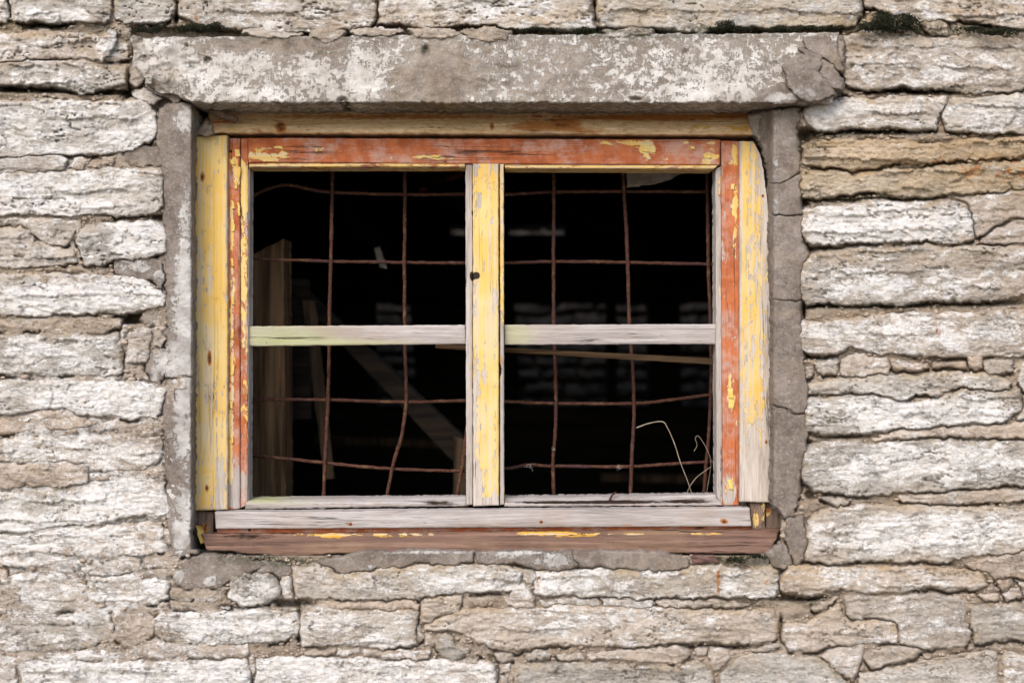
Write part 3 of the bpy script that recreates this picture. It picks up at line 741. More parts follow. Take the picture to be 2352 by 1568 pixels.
def course(x0, x1, y0, y1):
    y = y0
    while y < y1 - 40:
        hh = rnd.uniform(60, 118)
        hh = min(hh, y1 - y)
        x = x0 + rnd.uniform(-60, 0)
        while x < x1 - 40:
            ww = rnd.uniform(150, 460)
            xe = min(x + ww, x1)
            if x1 - xe < 70: xe = x1
            n = max(2, int((xe - x) / 90))
            top = [(x + 5 + (xe - x - 10) * i / n, y + 5 + rnd.uniform(-4, 4)) for i in range(n + 1)]
            bot = [(x + 5 + (xe - x - 10) * i / n, y + hh - 6 + rnd.uniform(-5, 4)) for i in range(n, -1, -1)]
            extra_list.append(('g', rnd.uniform(1, 7), top + bot))
            x = xe
        y += hh


extra_list = []
course(-540, 2890, -540, -66)
course(-540, 2890, 1646, 2110)
course(-540, -66, -66, 1646)
course(2426, 2890, -66, 1646)

for c, p, poly in plist + extra_list:
    add_ud(poly)
for i, (c, p, poly) in enumerate(plist):
    stone(poly, c, p, i * 1.37 + 3, wall)
for i, (c, p, poly) in enumerate(extra_list):
    stone(poly, c, p, i * 1.91 + 401, wall, step=7.0)

# the bedding mortar between the stones, one crumbling sheet with the window left open
lump = 5.0 * fbm(gx / 34, gy / 26, 4, 51, .6) + 4.0 * facet(gx / 30, gy / 20, 8) + 3.6 * facet(gx / 11, gy / 9, 3) + 3 * fbm(gx / 8, gy / 8, 2, 31)
rec = .007 * fbm(gx / 60, gy / 30, 3, 88) + blobs(gx, gy, 0.0055, [(200, 1150, 420, 520, -.006), (200, 600, 420, 300, -.002), (700, 1480, 600, 140, -.003), (1500, 1480, 500, 120, -.003), (2200, 1400, 300, 220, -.003)])
wide = sstep(-9, -26, UD)
my = rec - lump * 0.0010 - wide * 0.006
# the joint has opened right under the foot of most stones
up = np.full(UD.shape, -60.0); up[2:] = UD[:-2]
open_ = sstep(-2.5, 2.0, up) * sstep(1.5, -1, UD)
left = np.full(UD.shape, -60.0); left[:, 1:] = UD[:, :-1]; right = np.full(UD.shape, -60.0); right[:, :-1] = UD[:, 1:]
thin = sstep(-7, -3, UD) * sstep(2, 0, UD)
om = sstep(.47, .60, vn(gx / 70, gy / 40, 5) * .6 + vn(gx / 17, gy / 17, 6) * .4 + blobs(gx, gy, 0, [(180, 1250, 480, 520, -.20), (2100, 700, 400, 900, .06)]))
my = my + 0.028 * open_ * om + 0.010 * thin * sstep(.5, .68, vn(gx / 34, gy / 26, 15))
for (hx, hy, rx, ry, dd) in HOLES:
    q = ((gx - hx) / rx) ** 2 + ((gy - hy) / ry) ** 2
    my = my + dd * np.exp(-q * q) * (0.75 + 0.5 * vn(gx / 14, gy / 8, 3))
my = np.minimum(my, 0.085)
my = np.where((gx > 300) & (gx < 1935) & (gy > 60) & (gy < 260), np.maximum(my, 0.03), my)
openm = (gx > 434) & (gx < 1790) & (gy > 236) & (gy < 1268)
near = (gx > 428) & (gx < 1796) & (gy > 230) & (gy < 1274)
my = np.where(near, 0.09, my)
keep = ~openm
cell = keep[:-1, :-1] & keep[1:, :-1] & keep[:-1, 1:] & keep[1:, 1:]
deep = UD > 16
cell &= ~(deep[:-1, :-1] & deep[1:, :-1] & deep[:-1, 1:] & deep[1:, 1:])
ix = np.arange(gx.size).reshape(gx.shape)
f = np.stack([ix[:-1, :-1][cell], ix[1:, :-1][cell], ix[1:, 1:][cell], ix[:-1, 1:][cell]], -1)
uq, inv = np.unique(f, return_inverse=True)
f = inv.reshape(f.shape)
fx, fy, fyy = gx.ravel()[uq], gy.ravel()[uq], my.ravel()[uq]
mo = new_mesh('bedding_mortar', P(fx, fy, fyy), f, MORT, wall, True,
              {'wht': blobs(fx, fy, .16, [(b[0], b[1], b[2], b[3], b[4] * .6) for b in WHITE] + [(160, 1250, 420, 420, .30), (160, 800, 420, 400, .16), (900, 1480, 700, 140, .10)]), 'och': np.clip(blobs(fx, fy, .22, OCHRE), 0, .8),
               'rst': blobs(fx, fy, .06, RUSTB) * .6, 'mos': np.clip(blobs(fx, fy, 0, MOSSB), 0, 1)})
mo['kind'] = 'stuff'
mo['label'] = 'crumbling tan bedding mortar in the joints between the stones'

# loose crumbs of mortar and stone caught in the joints
cv, cf, n0 = [], [], 0
jj, ii = np.where((UD < -2) & (UD > -15) & (gx > -40) & (gx < 2400) & (gy > -40) & (gy < 1610) & ~near)
pick = np.random.RandomState(5).permutation(len(jj))[:2600]
ICO = np.array([(0, 0, 1), (.89, 0, .45), (.28, .85, .45), (-.72, .53, .45), (-.72, -.53, .45), (.28, -.85, .45),
                (.72, .53, -.45), (-.28, .85, -.45), (-.89, 0, -.45), (-.28, -.85, -.45), (.72, -.53, -.45), (0, 0, -1)])
ICF = np.array([(0, 1, 2), (0, 2, 3), (0, 3, 4), (0, 4, 5), (0, 5, 1), (1, 6, 2), (2, 7, 3), (3, 8, 4), (4, 9, 5), (5, 10, 1),
                (6, 7, 2), (7, 8, 3), (8, 9, 4), (9, 10, 5), (10, 6, 1), (11, 7, 6), (11, 8, 7), (11, 9, 8), (11, 10, 9), (11, 6, 10)])
rs = np.random.RandomState(9)
for k in pick:
    if my[jj[k], ii[k]] > .035: continue
    r = rs.uniform(1.6, 4.0) * S * (1.8 if rs.rand() < .12 else 1)
    c = P1(gx[jj[k], ii[k]] + rs.uniform(-3, 3), gy[jj[k], ii[k]] + rs.uniform(-3, 3), my[jj[k], ii[k]] - r * rs.uniform(0, .7))
    b = ICO * (1 + .5 * (rs.rand(12, 1) - .5)) * np.array([rs.uniform(.9, 1.7), 1, rs.uniform(.6, 1)]) * r
    cv.append(b + np.array(c)); cf.append(ICF + n0); n0 += 12
cvv = np.concatenate(cv)
cpx = cvv[:, 0] / S + CX; cpy = CY - cvv[:, 2] / S
o = new_mesh('mortar_crumbs', cvv, np.concatenate(cf), ST_M, wall, False,
             {'wht': np.full(len(cvv), .15), 'och': np.clip(blobs(cpx, cpy, .1, OCHRE), 0, .8), 'rst': np.full(len(cvv), .08), 'mos': np.clip(blobs(cpx, cpy, 0, MOSSB), 0, .7)})
o['kind'] = 'stuff'


# ---------------------------------------------------------------- flat pieces: boards, lintel, sill
def board(name, quad, y, th, mat, parent, relief=0.0005, rag=0.7, step=4.0, yfun=None, attrs=None, edge=2.0, axis=None, seed=1.0, label=None, pfun=None, smooth=True):
    TL, TR, BR, BL = [np.array(q, float) for q in quad]
    W = max(np.linalg.norm(TR - TL), np.linalg.norm(BR - BL)); H = max(np.linalg.norm(BL - TL), np.linalg.norm(BR - TR))
    nx = max(3, int(W / step)) + 1; nz = max(3, int(H / step)) + 1
    # an extra narrow ring along every edge for the worn arris
    us = np.concatenate([[0, edge / W], np.linspace(0, 1, nx)[1:-1], [1 - edge / W, 1]])
    vs = np.concatenate([[0, edge / H], np.linspace(0, 1, nz)[1:-1], [1 - edge / H, 1]])
    us = np.sort(us); vs = np.sort(vs)
    u, v = np.meshgrid(us, vs)
    q = (TL[None, None] * ((1 - u) * (1 - v))[..., None] + TR[None, None] * (u * (1 - v))[..., None]
         + BR[None, None] * (u * v)[..., None] + BL[None, None] * ((1 - u) * v)[..., None])
    px, py = q[..., 0].copy(), q[..., 1].copy()
    px0, py0 = px.copy(), py.copy()
    px += rag * 2.2 * (fbm(px0 / 60, py0 / 14, 3, seed) + .7 * fbm(px0 / 9, py0 / 9, 2, seed + 2))
    py += rag * 2.2 * (fbm(px0 / 14, py0 / 60, 3, seed + 5) + .7 * fbm(px0 / 9, py0 / 9, 2, seed + 8))
    if pfun: px, py = pfun(px, py, u, v)
    de = np.minimum(np.minimum(u, 1 - u) * W, np.minimum(v, 1 - v) * H)
    yy = y + 0.0016 * (1 - np.clip(de / max(edge * 1.6, 1e-6), 0, 1)) ** 2
    ax = axis or ('X' if W > H else 'Z')
    if ax == 'X': yy = yy - relief * 2 * fbm(px / 150, py / 5.0, 3, seed + 3) - relief * fbm(px / 60, py / 30, 3, seed + 4)
    elif ax == 'Z': yy = yy - relief * 2 * fbm(px / 5.0, py / 150, 3, seed + 3) - relief * fbm(px / 30, py / 60, 3, seed + 4)
    else: yy = yy - relief * 2 * fbm(px / 26, py / 20, 4, seed + 3) - relief * facet(px / 40, py / 26, 4)
    if yfun is not None: yy = yy + yfun(px, py)
    fr = P(px, py, yy)
    ny_, nx_ = px.shape
    ix = np.arange(px.size).reshape(px.shape)
    f = np.stack([ix[:-1, :-1].ravel(), ix[1:, :-1].ravel(), ix[1:, 1:].ravel(), ix[:-1, 1:].ravel()], -1)
    ring = np.concatenate([ix[0, :-1], ix[:-1, -1], ix[-1, :0:-1], ix[:0:-1, 0]])   # clockwise from the front
    ringv = fr.reshape(-1, 3)[ring]
    allv = [fr.reshape(-1, 3)]; faces = [f]
    n = px.size; m = len(ring); prev = ring
    for t in (.0008, .35, .7, 1.0):
        bv = ringv.copy(); bv[:, 1] = bv[:, 1] + th * t if t < 1 else y + th
        allv.append(bv); cur = n + np.arange(m); n += m
        faces.append(np.stack([prev, np.roll(prev, -1), np.roll(cur, -1), cur], -1))
        prev = cur
    # back: a fan of quads from a centre point
    cpt = allv[-1].mean(0); allv.append(cpt[None]); 
    V = np.concatenate(allv); c = len(V) - 1
    if m % 2: pass
    tri = np.stack([np.roll(prev, -1), prev, np.full(m, c)], -1)
    F = [tuple(x) for x in np.concatenate(faces)] + [tuple(x) for x in tri]
    at = {}
    apx = np.concatenate([px.ravel()] + [px.ravel()[ring]] * 4 + [[px.mean()]])
    apy = np.concatenate([py.ravel()] + [py.ravel()[ring]] * 4 + [[py.mean()]])
    for k, (b, l) in (attrs or {}).items():
        at[k] = blobs(apx, apy, b, l)
    return new_mesh(name, V, F, mat, parent, smooth, at, label)


# concrete lintel over the window
def lint_shape(px, py, u, v):
    ragl = (1 - sstep(0, .10, u))
    py = py - (1 - sstep(0, .09, u)) * 30 * v ** 3 + ragl * 20 * fbm(px / 30, py / 24, 3, 61) + 3 * fbm(px / 90, 0 * py, 3, 62) * (v > .5)
    px = px + ragl * 26 * fbm(px / 60, py / 26, 3, 63)
    return px, py


def lint_y(px, py):
    rough = 1 - sstep(330, 520, px)
    pit = blobs(px, py, 0, [(978, 118, 8, 14, 1), (787, 231, 12, 7, 1), (730, 78, 12, 6, 1), (478, 138, 9, 7, .9), (1460, 228, 16, 4, .9), (1576, 122, 9, 6, .5), (1570, 190, 12, 9, .4), (430, 106, 4, 4, .8), (440, 150, 18, 8, .7)])
    low = sstep(470, 360, px) * sstep(176, 206, py)
    return 0.014 * low + rough * (0.024 * fbm(px / 46, py / 30, 4, 64) + .008 * facet(px / 30, py / 22, 9)) + 0.012 * pit - .003 * fbm(px / 160, py / 60, 3, 65)


board('lintel', [(298, 86), (1926, 76), (1912, 236), (338, 236)], -0.030, 0.30, LINT, wall, relief=0.0024, rag=3.0, step=3.5, yfun=lint_y, axis='C', edge=3.5, seed=9, pfun=lint_shape,
      attrs={'wht': (.46, [(560, 160, 180, 90, .22), (800, 160, 90, 90, .24), (370, 130, 70, 50, .2), (650, 150, 40, 50, -.12), (750, 130, 30, 60, -.12), (1010, 175, 80, 70, -.38), (925, 190, 30, 40, -.2), (640, 110, 160, 24, -.2), (600, 190, 160, 16, -.12), (780, 150, 24, 60, -.2), (700, 100, 140, 16, -.25), (530, 100, 90, 20, -.2),
                           (1130, 120, 70, 70, .02), (1300, 170, 140, 60, -.06), (1600, 170, 250, 60, .10), (1620, 210, 120, 30, .12), (1880, 200, 60, 60, .15)]),
             'och': (.10, [(360, 175, 60, 26, .8), (900, 254, 1100, 16, 1.8)]), 'mos': (.0, [(900, 238, 800, 5, .55), (700, 86, 500, 8, .35), (1500, 82, 400, 8, .5), (440, 150, 20, 8, .8), (478, 138, 10, 8, 1), (978, 118, 8, 14, .9), (787, 231, 12, 7, 1.0)])},
      label='long concrete lintel with flaking limewash, white on the left and grey on the right')
# trowelled lumps of render at the lintel's right end
for i, (pl, pr) in enumerate([
        ([(1802, 152), (1822, 138), (1850, 130), (1882, 132), (1888, 146), (1880, 166), (1888, 180), (1906, 196), (1918, 214), (1890, 226), (1858, 236), (1826, 214), (1806, 186)], 50),
        ([(1886, 134), (1908, 146), (1920, 168), (1930, 192), (1932, 206), (1912, 200), (1892, 182), (1882, 166), (1890, 148)], 47),
        ([(1726, 236), (1762, 212), (1798, 190), (1814, 204), (1836, 226), (1828, 237), (1780, 238)], 40),
        ([(1842, 92), (1872, 84), (1904, 82), (1916, 106), (1928, 132), (1934, 160), (1922, 158), (1908, 138), (1886, 124), (1856, 116)], 38),
        ([(1836, 118), (1858, 120), (1888, 126), (1884, 134), (1850, 132)], 46),
        ([(1912, 88), (1930, 84), (1936, 100), (1934, 140), (1926, 120)], 26)]):
    stone(pl, 'p', pr, 700 + i * 3.1, wall, extra=lambda px, py: 0.010 * fbm(px / 40, py / 40, 2, 77))
for i, pl in enumerate([[(716, 70), (738, 64), (764, 70), (790, 76), (780, 90), (750, 104), (736, 92), (718, 84)], [(940, 72), (980, 66), (1040, 70), (1060, 80), (1010, 88), (950, 84)],
                        [(1062, 72), (1120, 68), (1170, 74), (1160, 92), (1120, 100), (1070, 86)], [(1390, 72), (1440, 70), (1500, 76), (1490, 84), (1400, 86)], [(560, 76), (620, 72), (690, 78), (660, 86), (580, 86)], [(806, 72), (860, 70), (920, 76), (900, 84), (820, 84)]]):
    stone(pl, 'm', 33, 760 + i * 2.9, wall)
# splinter of dark brick under the sill's right end
board('brick_splinter', [(1588, 1277), (1646, 1278), (1652, 1290), (1590, 1297)], -0.002, 0.06, mat_simple('dark_brick', (0.06, 0.03, 0.026), (0.16, 0.09, 0.075), (1, 1, 3), 60, 0.95, 0.002), wall, relief=.002, rag=1.5, axis='C', seed=33)

# ---------------------------------------------------------------- wall core, room behind, ground
def box(name, x0, x1, y0, y1, z0, z1, mat, parent=None):
    v = [(x, y, z) for x in (x0, x1) for y in (y0, y1) for z in (z0, z1)]
    f = [(0, 1, 3, 2), (4, 6, 7, 5), (0, 4, 5, 1), (2, 3, 7, 6), (0, 2, 6, 4), (1, 5, 7, 3)]
    return new_mesh(name, v, f, mat, parent, False)


CORE = mat_simple('rubble_core', (0.10, 0.085, 0.065), (0.24, 0.21, 0.17), (1, 1, 1), 22, 0.95, 0.006)
hl, _, ht = P1(452, 240, .0865); hr, _, hb = P1(1769, 1262, .0865)
box('wall_core', -2.6, hl, .0865, .45, -1.5, 1.6, CORE, wall)
box('wall_core', hr, 2.6, .0865, .45, -1.5, 1.6, CORE, wall)
box('wall_core', hl, hr, .0865, .449, ht, 1.598, CORE, wall)
box('wall_core', hl, hr, .0865, .449, -1.498, hb, CORE, wall)

gr = new_mesh('ground', [(-200, -200, -1.45), (200, -200, -1.45), (200, 200, -1.45), (-200, 200, -1.45)], [(0, 1, 2, 3)], GRASS, None, False)
gr['kind'] = 'structure'
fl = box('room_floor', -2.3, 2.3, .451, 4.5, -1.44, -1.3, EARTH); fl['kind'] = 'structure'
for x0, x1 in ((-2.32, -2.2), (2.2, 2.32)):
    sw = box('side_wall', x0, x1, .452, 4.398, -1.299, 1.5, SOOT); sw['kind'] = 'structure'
lo = box('loft_ceiling', -2.34, 2.34, .453, 3.40, 1.501, 1.6, SOOT); lo['kind'] = 'structure'  # unseen ceiling, stopped short to let skylight onto the far wall

# far wall of the room, lit through the gap left in the unseen ceiling
far = thing('far_wall', 'dim stone wall at the far end of the dark room, seen through the right pane', 'wall', (0, 4.40, 0))
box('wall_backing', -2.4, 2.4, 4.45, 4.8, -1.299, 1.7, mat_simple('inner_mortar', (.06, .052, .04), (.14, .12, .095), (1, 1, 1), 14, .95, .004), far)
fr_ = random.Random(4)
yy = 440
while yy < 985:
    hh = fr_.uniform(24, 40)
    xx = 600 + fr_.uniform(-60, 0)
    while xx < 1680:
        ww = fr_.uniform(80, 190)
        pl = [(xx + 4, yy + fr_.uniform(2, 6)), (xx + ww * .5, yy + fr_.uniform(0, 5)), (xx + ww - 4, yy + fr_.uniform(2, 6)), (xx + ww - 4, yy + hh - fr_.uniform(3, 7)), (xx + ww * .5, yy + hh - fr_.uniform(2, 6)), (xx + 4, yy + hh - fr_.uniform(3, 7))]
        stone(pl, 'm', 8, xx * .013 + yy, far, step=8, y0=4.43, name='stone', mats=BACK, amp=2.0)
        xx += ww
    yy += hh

RB = board  # timbers inside the room are boards too, set deeper


def timber(name, quad, y, th, label, cat, mat=None, group=None, **k):
    cx = sum(q[0] for q in quad) / 4; cy = sum(q[1] for q in quad) / 4
    t = {'obj': None, 'base': P1(cx, cy, y)}
    o = board(name, quad, y, th, mat or TIMD, None, relief=k.pop('relief', .003), rag=k.pop('rag', 1.5), step=k.pop('step', 10), edge=3, **k)
    # move the origin to the timber's own middle
    b = t['base']
    me = o.data
    co = np.empty(len(me.vertices) * 3, np.float32); me.vertices.foreach_get('co', co)
    co = co.reshape(-1, 3) - np.array(b, np.float32); me.vertices.foreach_set('co', co.ravel()); me.update()
    o.location = b
    return tag(o, label, cat, group)


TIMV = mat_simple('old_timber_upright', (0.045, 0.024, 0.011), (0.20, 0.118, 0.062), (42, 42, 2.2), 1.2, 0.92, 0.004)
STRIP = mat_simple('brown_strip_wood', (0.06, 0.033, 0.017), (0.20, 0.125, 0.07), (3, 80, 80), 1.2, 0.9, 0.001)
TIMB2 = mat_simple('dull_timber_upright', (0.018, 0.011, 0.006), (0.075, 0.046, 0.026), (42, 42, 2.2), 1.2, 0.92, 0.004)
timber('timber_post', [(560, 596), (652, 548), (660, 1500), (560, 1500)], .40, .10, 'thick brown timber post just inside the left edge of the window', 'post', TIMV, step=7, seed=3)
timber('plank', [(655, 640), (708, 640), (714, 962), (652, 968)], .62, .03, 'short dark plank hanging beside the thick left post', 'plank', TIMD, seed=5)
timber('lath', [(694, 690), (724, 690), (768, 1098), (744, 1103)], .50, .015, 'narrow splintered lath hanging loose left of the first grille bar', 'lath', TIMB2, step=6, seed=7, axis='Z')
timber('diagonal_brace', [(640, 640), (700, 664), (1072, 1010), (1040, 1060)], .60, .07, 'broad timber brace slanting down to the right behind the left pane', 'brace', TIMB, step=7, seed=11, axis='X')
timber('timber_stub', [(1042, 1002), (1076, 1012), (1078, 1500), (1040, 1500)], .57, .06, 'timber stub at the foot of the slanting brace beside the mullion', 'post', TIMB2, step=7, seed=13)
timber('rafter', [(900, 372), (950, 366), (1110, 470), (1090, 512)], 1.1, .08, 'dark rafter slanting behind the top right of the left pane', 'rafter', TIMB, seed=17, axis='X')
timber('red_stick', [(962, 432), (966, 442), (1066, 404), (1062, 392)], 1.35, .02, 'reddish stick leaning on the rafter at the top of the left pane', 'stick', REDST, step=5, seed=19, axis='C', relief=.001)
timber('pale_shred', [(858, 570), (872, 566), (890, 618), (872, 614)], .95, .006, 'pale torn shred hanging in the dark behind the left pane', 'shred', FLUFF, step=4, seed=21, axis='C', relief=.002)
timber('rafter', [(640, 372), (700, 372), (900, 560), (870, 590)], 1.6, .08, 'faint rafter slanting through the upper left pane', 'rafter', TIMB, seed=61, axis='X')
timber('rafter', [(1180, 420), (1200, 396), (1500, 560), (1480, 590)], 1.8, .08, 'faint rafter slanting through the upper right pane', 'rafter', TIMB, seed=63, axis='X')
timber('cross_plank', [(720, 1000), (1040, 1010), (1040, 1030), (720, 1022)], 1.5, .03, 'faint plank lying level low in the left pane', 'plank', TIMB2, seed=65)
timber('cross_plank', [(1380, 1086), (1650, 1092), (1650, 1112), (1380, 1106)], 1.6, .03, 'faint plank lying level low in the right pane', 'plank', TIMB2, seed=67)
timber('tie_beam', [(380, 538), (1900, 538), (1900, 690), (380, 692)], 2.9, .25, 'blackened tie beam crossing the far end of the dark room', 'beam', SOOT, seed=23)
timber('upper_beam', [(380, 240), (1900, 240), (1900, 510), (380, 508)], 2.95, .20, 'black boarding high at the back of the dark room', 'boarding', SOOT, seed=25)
timber('gap_filler', [(380, 500), (1036, 500), (1036, 545), (380, 545)], 3.0, .05, 'black board added to close the gap left of the slit of light', 'board', SOOT, seed=26)  # filler boards added so brightness shows only at the slits
timber('gap_filler', [(1068, 500), (1170, 500), (1170, 545), (1068, 545)], 3.0, .05, 'short black board added to close the gap between the slits of light beside the mullion', 'board', SOOT, seed=27)
timber('gap_filler', [(1296, 500), (1900, 500), (1900, 545), (1296, 545)], 3.0, .05, 'black board added to close the gap right of the slit of light', 'board', SOOT, seed=28)
timber('daylight_board', [(1150, 506), (1243, 508), (1243, 531), (1150, 530)], 3.6, .03, 'pale board added as the slit of daylight right of the mullion', 'board', FLUFF, seed=51, rag=2)  # pale boards added to stand in for gaps of daylight
timber('daylight_board', [(1250, 508), (1300, 514), (1300, 530), (1250, 530)], 3.6, .03, 'short pale board added as the slit of daylight behind the third upright bar', 'board', FLUFF, seed=52, rag=3)
timber('daylight_board', [(1042, 512), (1080, 506), (1080, 528), (1046, 522)], 3.6, .03, 'small pale board added as the slit of daylight left of the mullion', 'board', FLUFF, seed=53, rag=3)
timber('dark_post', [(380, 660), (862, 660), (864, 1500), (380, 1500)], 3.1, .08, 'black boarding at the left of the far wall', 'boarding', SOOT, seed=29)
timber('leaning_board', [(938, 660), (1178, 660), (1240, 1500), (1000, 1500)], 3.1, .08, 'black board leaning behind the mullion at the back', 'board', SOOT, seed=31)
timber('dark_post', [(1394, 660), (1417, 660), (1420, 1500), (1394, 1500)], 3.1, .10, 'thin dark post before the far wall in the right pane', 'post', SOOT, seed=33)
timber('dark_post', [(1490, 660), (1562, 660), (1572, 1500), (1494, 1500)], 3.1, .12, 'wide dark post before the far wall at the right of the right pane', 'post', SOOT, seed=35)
timber('added_partition', [(380, 930), (1900, 936), (1900, 1600), (380, 1600)], 2.6, .06, 'low black board partition added to keep the back of the room dark', 'partition', SOOT, seed=37)  # added to hide the lit lower wall and leave it black
timber('wood_strip', [(1000, 790), (1660, 823), (1660, 838), (1000, 800)], .165, .012, 'thin brown wood strip sloping across the right pane below the rail', 'strip', STRIP, step=4, seed=41, relief=.0006, rag=.5)
timber('paper_scrap', [(1438, 392), (1580, 392), (1532, 416), (1442, 432)], .26, .004, 'torn dusty paper scrap hanging at the top of the right pane', 'paper', PAPER, step=5, seed=43, axis='C', relief=.003, rag=2.5)
box('window_shade_board', hl - .05, hr + .05, .455, .47, ht - .03, ht + .3, SOOT)['kind'] = 'structure'  # unseen board added inside to shade the top of the opening

# ---------------------------------------------------------------- the window frame
win = thing('window_frame', 'glassless wooden window frame with peeling yellow and red paint set in the stone wall', 'window frame', (0, .09, -.30))


def nail(px, py, y, r, parent, seed=0):
    n = 10
    c = P1(px, py, y)
    r = r * S
    v = [(c[0], c[1] - r * .55, c[2])]
    for k, (rr, dy) in enumerate(((.6, -.45), (1.0, -.1), (1.0, .6))):
        v += [(c[0] + rr * r * math.cos(2 * math.pi * i / n), c[1] + dy * r, c[2] + rr * r * math.sin(2 * math.pi * i / n)) for i in range(n)]
    f = [(0, 1 + i, 1 + (i + 1) % n) for i in range(n)]
    for k in range(2):
        a = 1 + k * n; b = a + n
        f += [(a + i, b + i, b + (i + 1) % n, a + (i + 1) % n) for i in range(n)]
    return new_mesh('nail', v, f, NAIL, parent)


# head and gap backing
board('head_beam', [(474, 250), (1752, 246), (1728, 310), (486, 305)], .062, .16, WT, win, relief=.0012, rag=1.4, seed=2,
      yfun=lambda px, py: .030 * sstep(300, 256, py) - .004 * fbm(px / 120, py / 30, 3, 5),
      attrs={'yel': (-.15, [(530, 292, 34, 12, .85), (1600, 296, 30, 12, .55), (1690, 292, 60, 16, .55), (1480, 285, 60, 12, .35), (640, 300, 12, 8, .6)]),
             'red': (-.1, [(505, 282, 60, 14, .6), (690, 262, 60, 10, .45), (1330, 268, 220, 12, .52), (850, 266, 120, 6, .5), (590, 300, 60, 4, .5), (1500, 280, 90, 10, .3)]),
             'rst': (.33, [(645, 292, 12, 12, .55), (1230, 290, 60, 14, .28), (900, 268, 260, 6, .22), (1500, 270, 220, 8, .28), (1300, 285, 34, 12, .40), (1340, 300, 50, 8, .2), (1700, 262, 60, 10, .3), (1130, 290, 4, 8, .6)]),
             'drk': (0, [(_x, _y, _r, 1.6, .5) for _x, _y, _r in ((600, 276, 60), (760, 284, 90), (880, 272, 70), (980, 293, 110), (1100, 281, 60), (1180, 270, 120), (1390, 282, 90), (1450, 297, 80), (1560, 276, 70), (1640, 290, 60), (700, 298, 80), (1330, 303, 120))] + [(1100, 252, 700, 7, .45), (1270, 276, 60, 4, .5), (1200, 300, 30, 4, .4), (640, 282, 8, 6, .4)]), 'fib': (.8, [])}, label='stripped tan head beam with scraps of yellow and red paint')
board('head_gap_backing', [(470, 296), (1740, 296), (1740, 335), (470, 335)], .125, .08, WD, win, seed=3)  # dark board added behind the gap so it stays black

cl = board('casing_board', [(447, 313), (522, 311), (523, 1170), (443, 1172)], .066, .024, WC, win, seed=4, edge=2.5,
           attrs={'yel': (.84, [(510, 700, 10, 200, -.10), (500, 900, 14, 120, -.10), (508, 1115, 18, 70, -.50), (460, 1130, 12, 40, -.10), (470, 1168, 40, 8, -.3), (482, 905, 16, 22, -.3), (446, 700, 3, 500, -.45), (521, 700, 2, 500, -.35)]),
                  'fib': (1.5, [(480, 420, 40, 160, -.7)]), 'red': (-.4, []), 'rst': (0, [(465, 406, 5.5, 13, .95), (481, 822, 6, 20, .95), (475, 1120, 5, 10, .8), (447, 600, 2, 600, .16)]),
                  'drk': (0, [(465, 406, 2.5, 4, .5), (481, 820, 2.5, 6, .6)])}, label='yellow painted casing board on the left of the window')
for x, y in ((465, 406), (481, 820), (475, 1120)): nail(x, y, .0662, 3.2, sub(cl, win))


def brk(px, py, u, v):
    # the broken upper right corner
    lim = np.interp(py, [325, 350, 400, 500, 560], [1727, 1743, 1753, 1765, 1772]) + 5 * fbm(py / 8, py * 0, 3, 71) * (py < 430)
    px = np.minimum(px, np.where(py < 700, lim + 2, 1e9))
    return px, py


cr = board('casing_board', [(1699, 325), (1768, 325), (1774, 1154), (1699, 1152)], .066, .024, WC, win, seed=6, pfun=brk, edge=2.5,
           attrs={'yel': (.63, [(1720, 420, 16, 140, .25), (1760, 480, 9, 120, -.45), (1740, 1010, 40, 60, -.30), (1735, 1110, 50, 80, -.75), (1768, 900, 6, 260, -.8), (1702, 600, 3, 420, -.5), (1760, 360, 16, 50, -.6), (1705, 345, 6, 60, -.5), (1706, 1000, 8, 140, -.35)]),
                  'fib': (1.7, []), 'red': (-.4, [(1765, 620, 3, 300, .3)]), 'rst': (0, [(1752, 450, 4, 6, .8), (1760, 1015, 4, 7, .8), (1770, 420, 3, 60, .3), (1765, 1060, 8, 40, .2)]), 'drk': (0, [])}, label='yellow casing board with a chipped corner, bare at its foot, on the right of the window')
for x, y in ((1752, 450), (1760, 1015)): nail(x, y, .0662, 2.6, sub(cr, win))

# left stile: fixed frame strip and sash strip, red under yellow
YL = [(545, 340, 22, 8, .2), (535, 372, 10, 12, .7), (545, 400, 9, 40, .6), (533, 500, 6, 60, .6), (533, 700, 7, 200, .55), (531, 950, 6, 160, .6), (530, 1090, 6, 60, .4), (549, 620, 5, 40, .2)]
board('frame_stile', [(523, 318), (551, 318), (551, 1168), (523, 1169)], .079, .05, WV, win, seed=7, edge=1.2,
      attrs={'yel': (.02, YL), 'red': (.9, [(540, 1120, 20, 60, -.8)]), 'fib': (.3, []), 'rst': (0, [(525, 345, 5, 6, .5), (526, 520, 3, 200, .25), (548, 560, 4, 300, .12)]), 'drk': (0, [(524, 700, 1.6, 600, .3), (530, 348, 4, 4, .9)])},
      label='left frame stile, red primer showing under curled yellow paint')
board('sash_stile', [(553, 318), (570, 318), (569, 1160), (552, 1166)], .083, .045, WV, win, seed=8, edge=1.0,
      attrs={'yel': (.55, [(562, 600, 7, 300, .10), (556, 900, 5, 200, -.35), (560, 1080, 12, 90, -.7), (561, 345, 12, 24, -.8), (563, 440, 8, 60, .5)]), 'red': (.75, [(560, 1120, 10, 60, -.3)]), 'fib': (.5, []), 'rst': (0, [(563, 562, 3, 6, .7), (563, 910, 3, 8, .6), (563, 1075, 2.5, 6, .6), (563, 1110, 2.5, 6, .6)]), 'drk': (0, [])})
board('glazing_bead', [(569, 388), (573.5, 388), (571, 1150), (565, 1150)], .088, .04, WV, win, seed=9, rag=.3, edge=.6, attrs={'yel': (-.3, []), 'red': (-.3, []), 'fib': (.2, []), 'rst': (0, []), 'drk': (0, [])})
